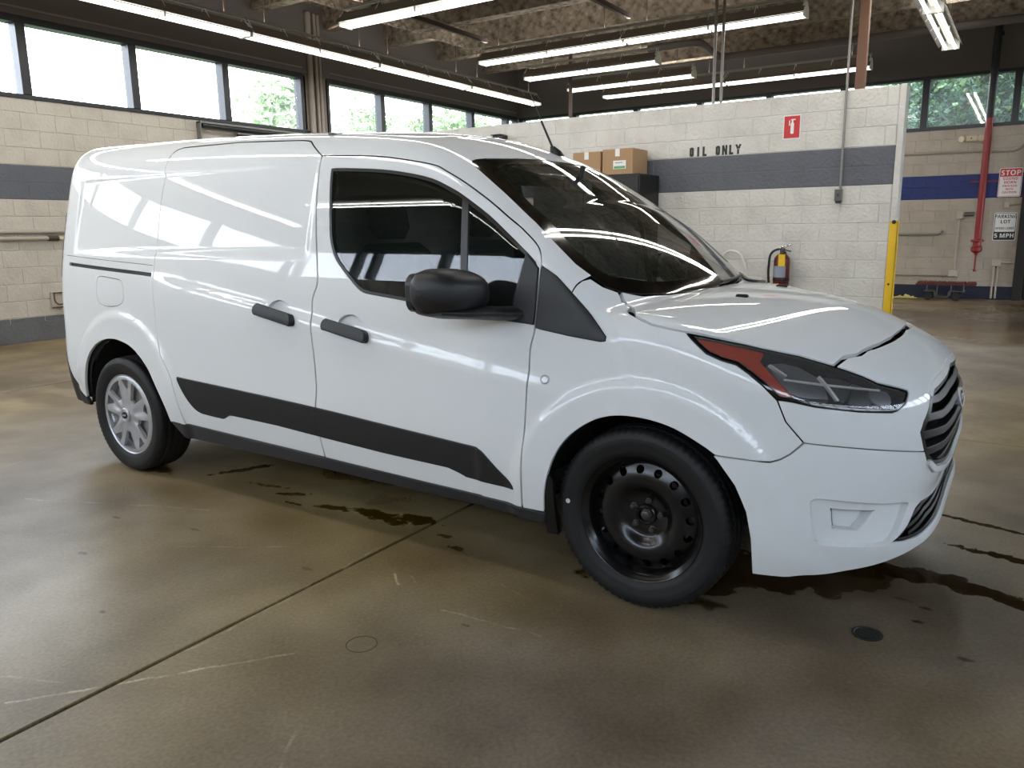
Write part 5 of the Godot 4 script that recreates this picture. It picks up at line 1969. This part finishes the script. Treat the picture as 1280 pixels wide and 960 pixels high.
	put("fitting", box_mesh(Vector3(.06, -.01, 0), Vector3(.22, .06, .08), .012), M.dull_steel, jb)
	put("lid", box_mesh(Vector3(-.05, -.055, .06), Vector3(.04, .055, .064), .002), M.cream_pipe, jb)
	tag(put("conduit", tube_mesh([Vector3(1.475, .50, zc), Vector3(1.485, 1.385, zc)], .014, 8), M.cream_pipe), "pale conduit running upright between the two junction boxes left of the standpipe", "conduit")
	var jc := thing("junction_box", "pale junction box low on the back wall above the trolley", "junction box", Vector3(1.46, .44, BACK_Z + .004))
	put("box", box_mesh(Vector3(-.07, -.06, 0), Vector3(.07, .06, .06), .008), M.cream_pipe, jc)
	put("lid", box_mesh(Vector3(-.06, -.05, .06), Vector3(.06, .05, .064), .002), M.cream_pipe, jc)
	tag(put("conduit", tube_mesh([Vector3(.2, .40, zc), Vector3(1.39, .40, zc)], .016, 8), M.taupe_pipe), "taupe conduit running level just above the trolley to the low junction box", "conduit")
	var jd := thing("junction_box", "pale junction box below the parking lot sign", "junction box", Vector3(2.10, .63, BACK_Z + .004))
	put("box", box_mesh(Vector3(-.07, -.055, 0), Vector3(.07, .055, .06), .008), M.cream_pipe, jd)
	put("spout", tube_mesh([Vector3(.07, .01, .03), Vector3(.30, .01, .03)], .014, 8), M.cream_pipe, jd)
	for x in [2.07, 2.13]:
		tag(put("conduit", tube_mesh([Vector3(x, .02, zc), Vector3(x, .59, zc)], .016, 8), M.cream_pipe), ("left" if x < 2.1 else "right") + " conduit of the pair rising to the junction box below the parking sign", "conduit", "pair of conduits below the parking lot sign")
	var tp := thing("wall_tap", "small pale fitting with a side pipe between the two signs", "fitting", Vector3(2.165, 1.61, BACK_Z + .004))
	put("body", box_mesh(Vector3(-.035, -.06, 0), Vector3(.035, .04, .05), .008), M.cream_pipe, tp)
	put("spindle", tube_mesh([Vector3(0, .03, .03), Vector3(0, .10, .03)], .012, 8), M.cream_pipe, tp)
	put("side_pipe", tube_mesh([Vector3(.03, -.01, .03), Vector3(.20, .01, .03)], .013, 8), M.taupe_pipe, tp)

	# trolley on the floor by the back wall
	var tr := thing("mechanic_trolley", "low mechanic's trolley with a red slatted top by the navy foot of the back wall", "trolley", Vector3(1.40, 0, -12.35))
	for k in 6:
		put("slat", box_mesh(Vector3(-.44 + .15 * k, .285, -.16), Vector3(-.305 + .15 * k, .315, .16), .008), M.red_wood, tr)
	for z in [-.15, .15]:
		put("rail", box_mesh(Vector3(-.46, .262, z - .02), Vector3(.46, .288, z + .02), .005), M.red_wood, tr)
		put("frame", tube_mesh(bent([Vector3(-.32, .155, z), Vector3(-.15, .155, z), Vector3(-.15, .055, z), Vector3(.06, .055, z), Vector3(.06, .155, z), Vector3(.30, .155, z)], .03), .012, 8), M.dull_steel, tr)
	for x in [-.28, -.12, .09, .28]:
		put("upright", tube_mesh([Vector3(x, .15, .15), Vector3(x, .27, .15)], .010, 6), M.dull_steel, tr)
	for x in [-.25, .18]:
		for z in [-.17, .17]:
			put("castor", lathe_mesh([Vector2(0, -.02), Vector2(.06, -.02), Vector2(.066, -.012), Vector2(.066, .012), Vector2(.06, .02), Vector2(0, .02)], Vector3(x, .066, z), Vector3(0, 0, 1), 20), M.sign_black, tr)
	var rg := Geo.new()
	var rows := []
	var wn := noise(5, 5.0, 3)
	for i in 13:
		var row := []
		for j in 7:
			var u := i / 12.0
			var v := j / 6.0
			row.append(rg.vert(Vector3(lerpf(-.20, .20, u), .012 + maxf(0.0, (.025 + .04 * wn.get_noise_2d(u * 1.1, v * .9)) * sin(PI * u) * sin(PI * v) * 1.6), lerpf(-.11, .11, v) + .03 * sin(u * 7.0)), Vector3(wn.get_noise_2d(u, v) * .8, 1, wn.get_noise_2d(v, u) * .8).normalized()))
		rows.append(row)
	for i in 12:
		for j in 6:
			rg.quad(rows[i][j], rows[i + 1][j], rows[i + 1][j + 1], rows[i][j + 1])
	tag(put("rag", rg.done(), M.rag), "crumpled yellow rag on the floor left of the trolley", "rag").position = Vector3(.76, 0, -12.4)

	# left wall fittings
	var lx := LEFT + .035
	tag(put("wall_pipe", tube_mesh([Vector3(lx, 1.345, 2.5), Vector3(lx, 1.345, -5.9)], .026, 10), M.cream_pipe), "upper of two cream pipes running along the left wall behind the van's tail", "pipe")
	tag(put("wall_pipe", tube_mesh([Vector3(lx, 1.262, 2.5), Vector3(lx, 1.262, -5.9)], .026, 10), M.cream_pipe), "lower of two cream pipes running along the left wall, with a small valve", "pipe")
	var vv := thing("pipe_valve", "small dark valve with a pale knob on the lower cream pipe of the left wall", "valve", Vector3(lx, 1.262, -1.93))
	put("body", lathe_mesh([Vector2(0, -.06), Vector2(.034, -.06), Vector2(.034, .06), Vector2(0, .06)], Vector3.ZERO, Vector3(0, 0, 1), 14), M.brown_iron, vv)
	put("knob", lathe_mesh([Vector2(.01, 0), Vector2(.01, .035), Vector2(.024, .04), Vector2(.024, .055), Vector2(0, .06)], Vector3(.02, 0, -.07), Vector3(1, 0, 0), 12), M.lamp_beige, vv)
	var ob := thing("wall_outlet", "square cream outlet plate with a dark oval ring low on the left wall", "outlet", Vector3(LEFT, .50, -1.92))
	put("plate", box_mesh(Vector3(0, -.10, -.10), Vector3(.035, .10, .10), .008), M.cream_pipe, ob)
	var ring := []
	for k in 15:
		var a := PI * k / 14.0
		ring.append(Vector3(.045, .01 - sin(a) * .075, cos(a) * .068))
	put("ring", tube_mesh([Vector3(.045, .085, .068)] + ring + [Vector3(.045, .085, -.068)], .008, 6), M.brown_iron, ob)
	put("bar", box_mesh(Vector3(.03, -.105, -.10), Vector3(.05, -.090, .10), .003), M.brown_iron, ob)
	put("bar", box_mesh(Vector3(.03, .078, -.08), Vector3(.05, .092, .08), .003), M.brown_iron, ob)
	var tk := thing("door_track", "long dark roller track under the left windows above the van's roof", "track", Vector3(LEFT, 2.80, -5.2))
	put("tube", tube_mesh([Vector3(.09, .03, 1.02), Vector3(.09, .03, -1.3)], .035, 12), M.window_bar, tk)
	put("cap_rail", box_mesh(Vector3(.02, .055, -1.3), Vector3(.13, .085, 1.05), .004), M.conduit, tk)
	put("lower_rail", box_mesh(Vector3(.02, -.045, -1.3), Vector3(.12, -.02, .42), .004), M.conduit, tk)
	put("lower_tube", tube_mesh([Vector3(.08, -.075, .40), Vector3(.08, -.075, -1.3)], .03, 10), M.window_bar, tk)
	put("end_bracket", box_mesh(Vector3(.0, -.16, 1.03), Vector3(.10, .085, 1.05), .004), M.conduit, tk)

	# angle irons and pipes under the ceiling
	var angle := func(a: Vector3, b: Vector3) -> ArrayMesh:
		var g := Geo.new()
		var d := (b - a).normalized()
		var s := d.cross(Vector3.UP).normalized()
		var xf := Transform3D(Basis(s, Vector3.UP, -d), a)
		var n := a.distance_to(b)
		g.box(Vector3(-.03, 0, -n), Vector3(.03, .008, 0), .002, xf)
		g.box(Vector3(.022, 0, -n), Vector3(.03, .06, 0), .002, xf)
		return g.done()
	tag(put("angle_iron", (angle as Callable).call(Vector3(-4.75, 4.12, -4.3), Vector3(-4.75, 4.12, -7.3)), M.brown_iron), "brown angle iron joining the left ends of the two nearest crossways lamp pairs", "angle iron")
	tag(put("angle_iron", (angle as Callable).call(Vector3(-2.35, 4.12, -4.3), Vector3(-2.35, 4.12, -7.3)), M.brown_iron), "brown angle iron joining the middles of the two nearest crossways lamp pairs", "angle iron")
	tag(put("ceiling_pipe", tube_mesh(bent([Vector3(-3.2, 4.28, -9.9), Vector3(-2.3, 4.28, -9.9), Vector3(-2.3, 4.20, -10.9), Vector3(RIGHT, 4.20, -10.9)], .15), .06, 10), M.header), "dark pipe running level under the joists near the back wall", "pipe")
	tag(put("ceiling_pipe", tube_mesh([Vector3(-6.5, 4.27, -5.7), Vector3(-5.4, 4.27, -5.4), Vector3(-4.8, 4.2, -4.9), Vector3(-4.6, 4.05, -4.6)], .02, 8), M.brown_iron), "thin bent cable running to the left end of the nearest crossways lamps", "cable")
	tag(put("ceiling_pipe", tube_mesh([Vector3(1.78, 4.85, -8.0), Vector3(1.80, 4.62, -12.4)], .075, 14), M.conduit), "pale grey duct under the ceiling above the standpipe", "duct")

	# drains in the floor
	var dn := thing("floor_drain", "small round dark drain in the floor in front of the van's bumper", "drain", Vector3(2.24, 0, .655))
	put("ring", lathe_mesh([Vector2(.047, 0), Vector2(.048, .003), Vector2(.040, .003), Vector2(.038, .001)], Vector3.ZERO, Vector3.UP, 32), M.dull_steel, dn)
	put("plate", lathe_mesh([Vector2(.038, .001), Vector2(0, .001)], Vector3.ZERO, Vector3.UP, 32), M.sign_black, dn)
	for k in 5:
		var w := sqrt(.037 * .037 - pow(-.026 + .013 * k, 2))
		put("bar", box_mesh(Vector3(-w, .0005, -.026 + .013 * k - .003), Vector3(w, .003, -.026 + .013 * k + .003), .001), M.dull_steel, dn)
	var cp := thing("floor_plug", "faint round concrete plug in the floor between the van and the camera", "plug", Vector3(.885, 0, 1.575))
	put("ring", lathe_mesh([Vector2(.050, 0), Vector2(.0505, .0008), Vector2(.0485, .0008), Vector2(.048, 0)], Vector3.ZERO, Vector3.UP, 32), M.brown_iron, cp)
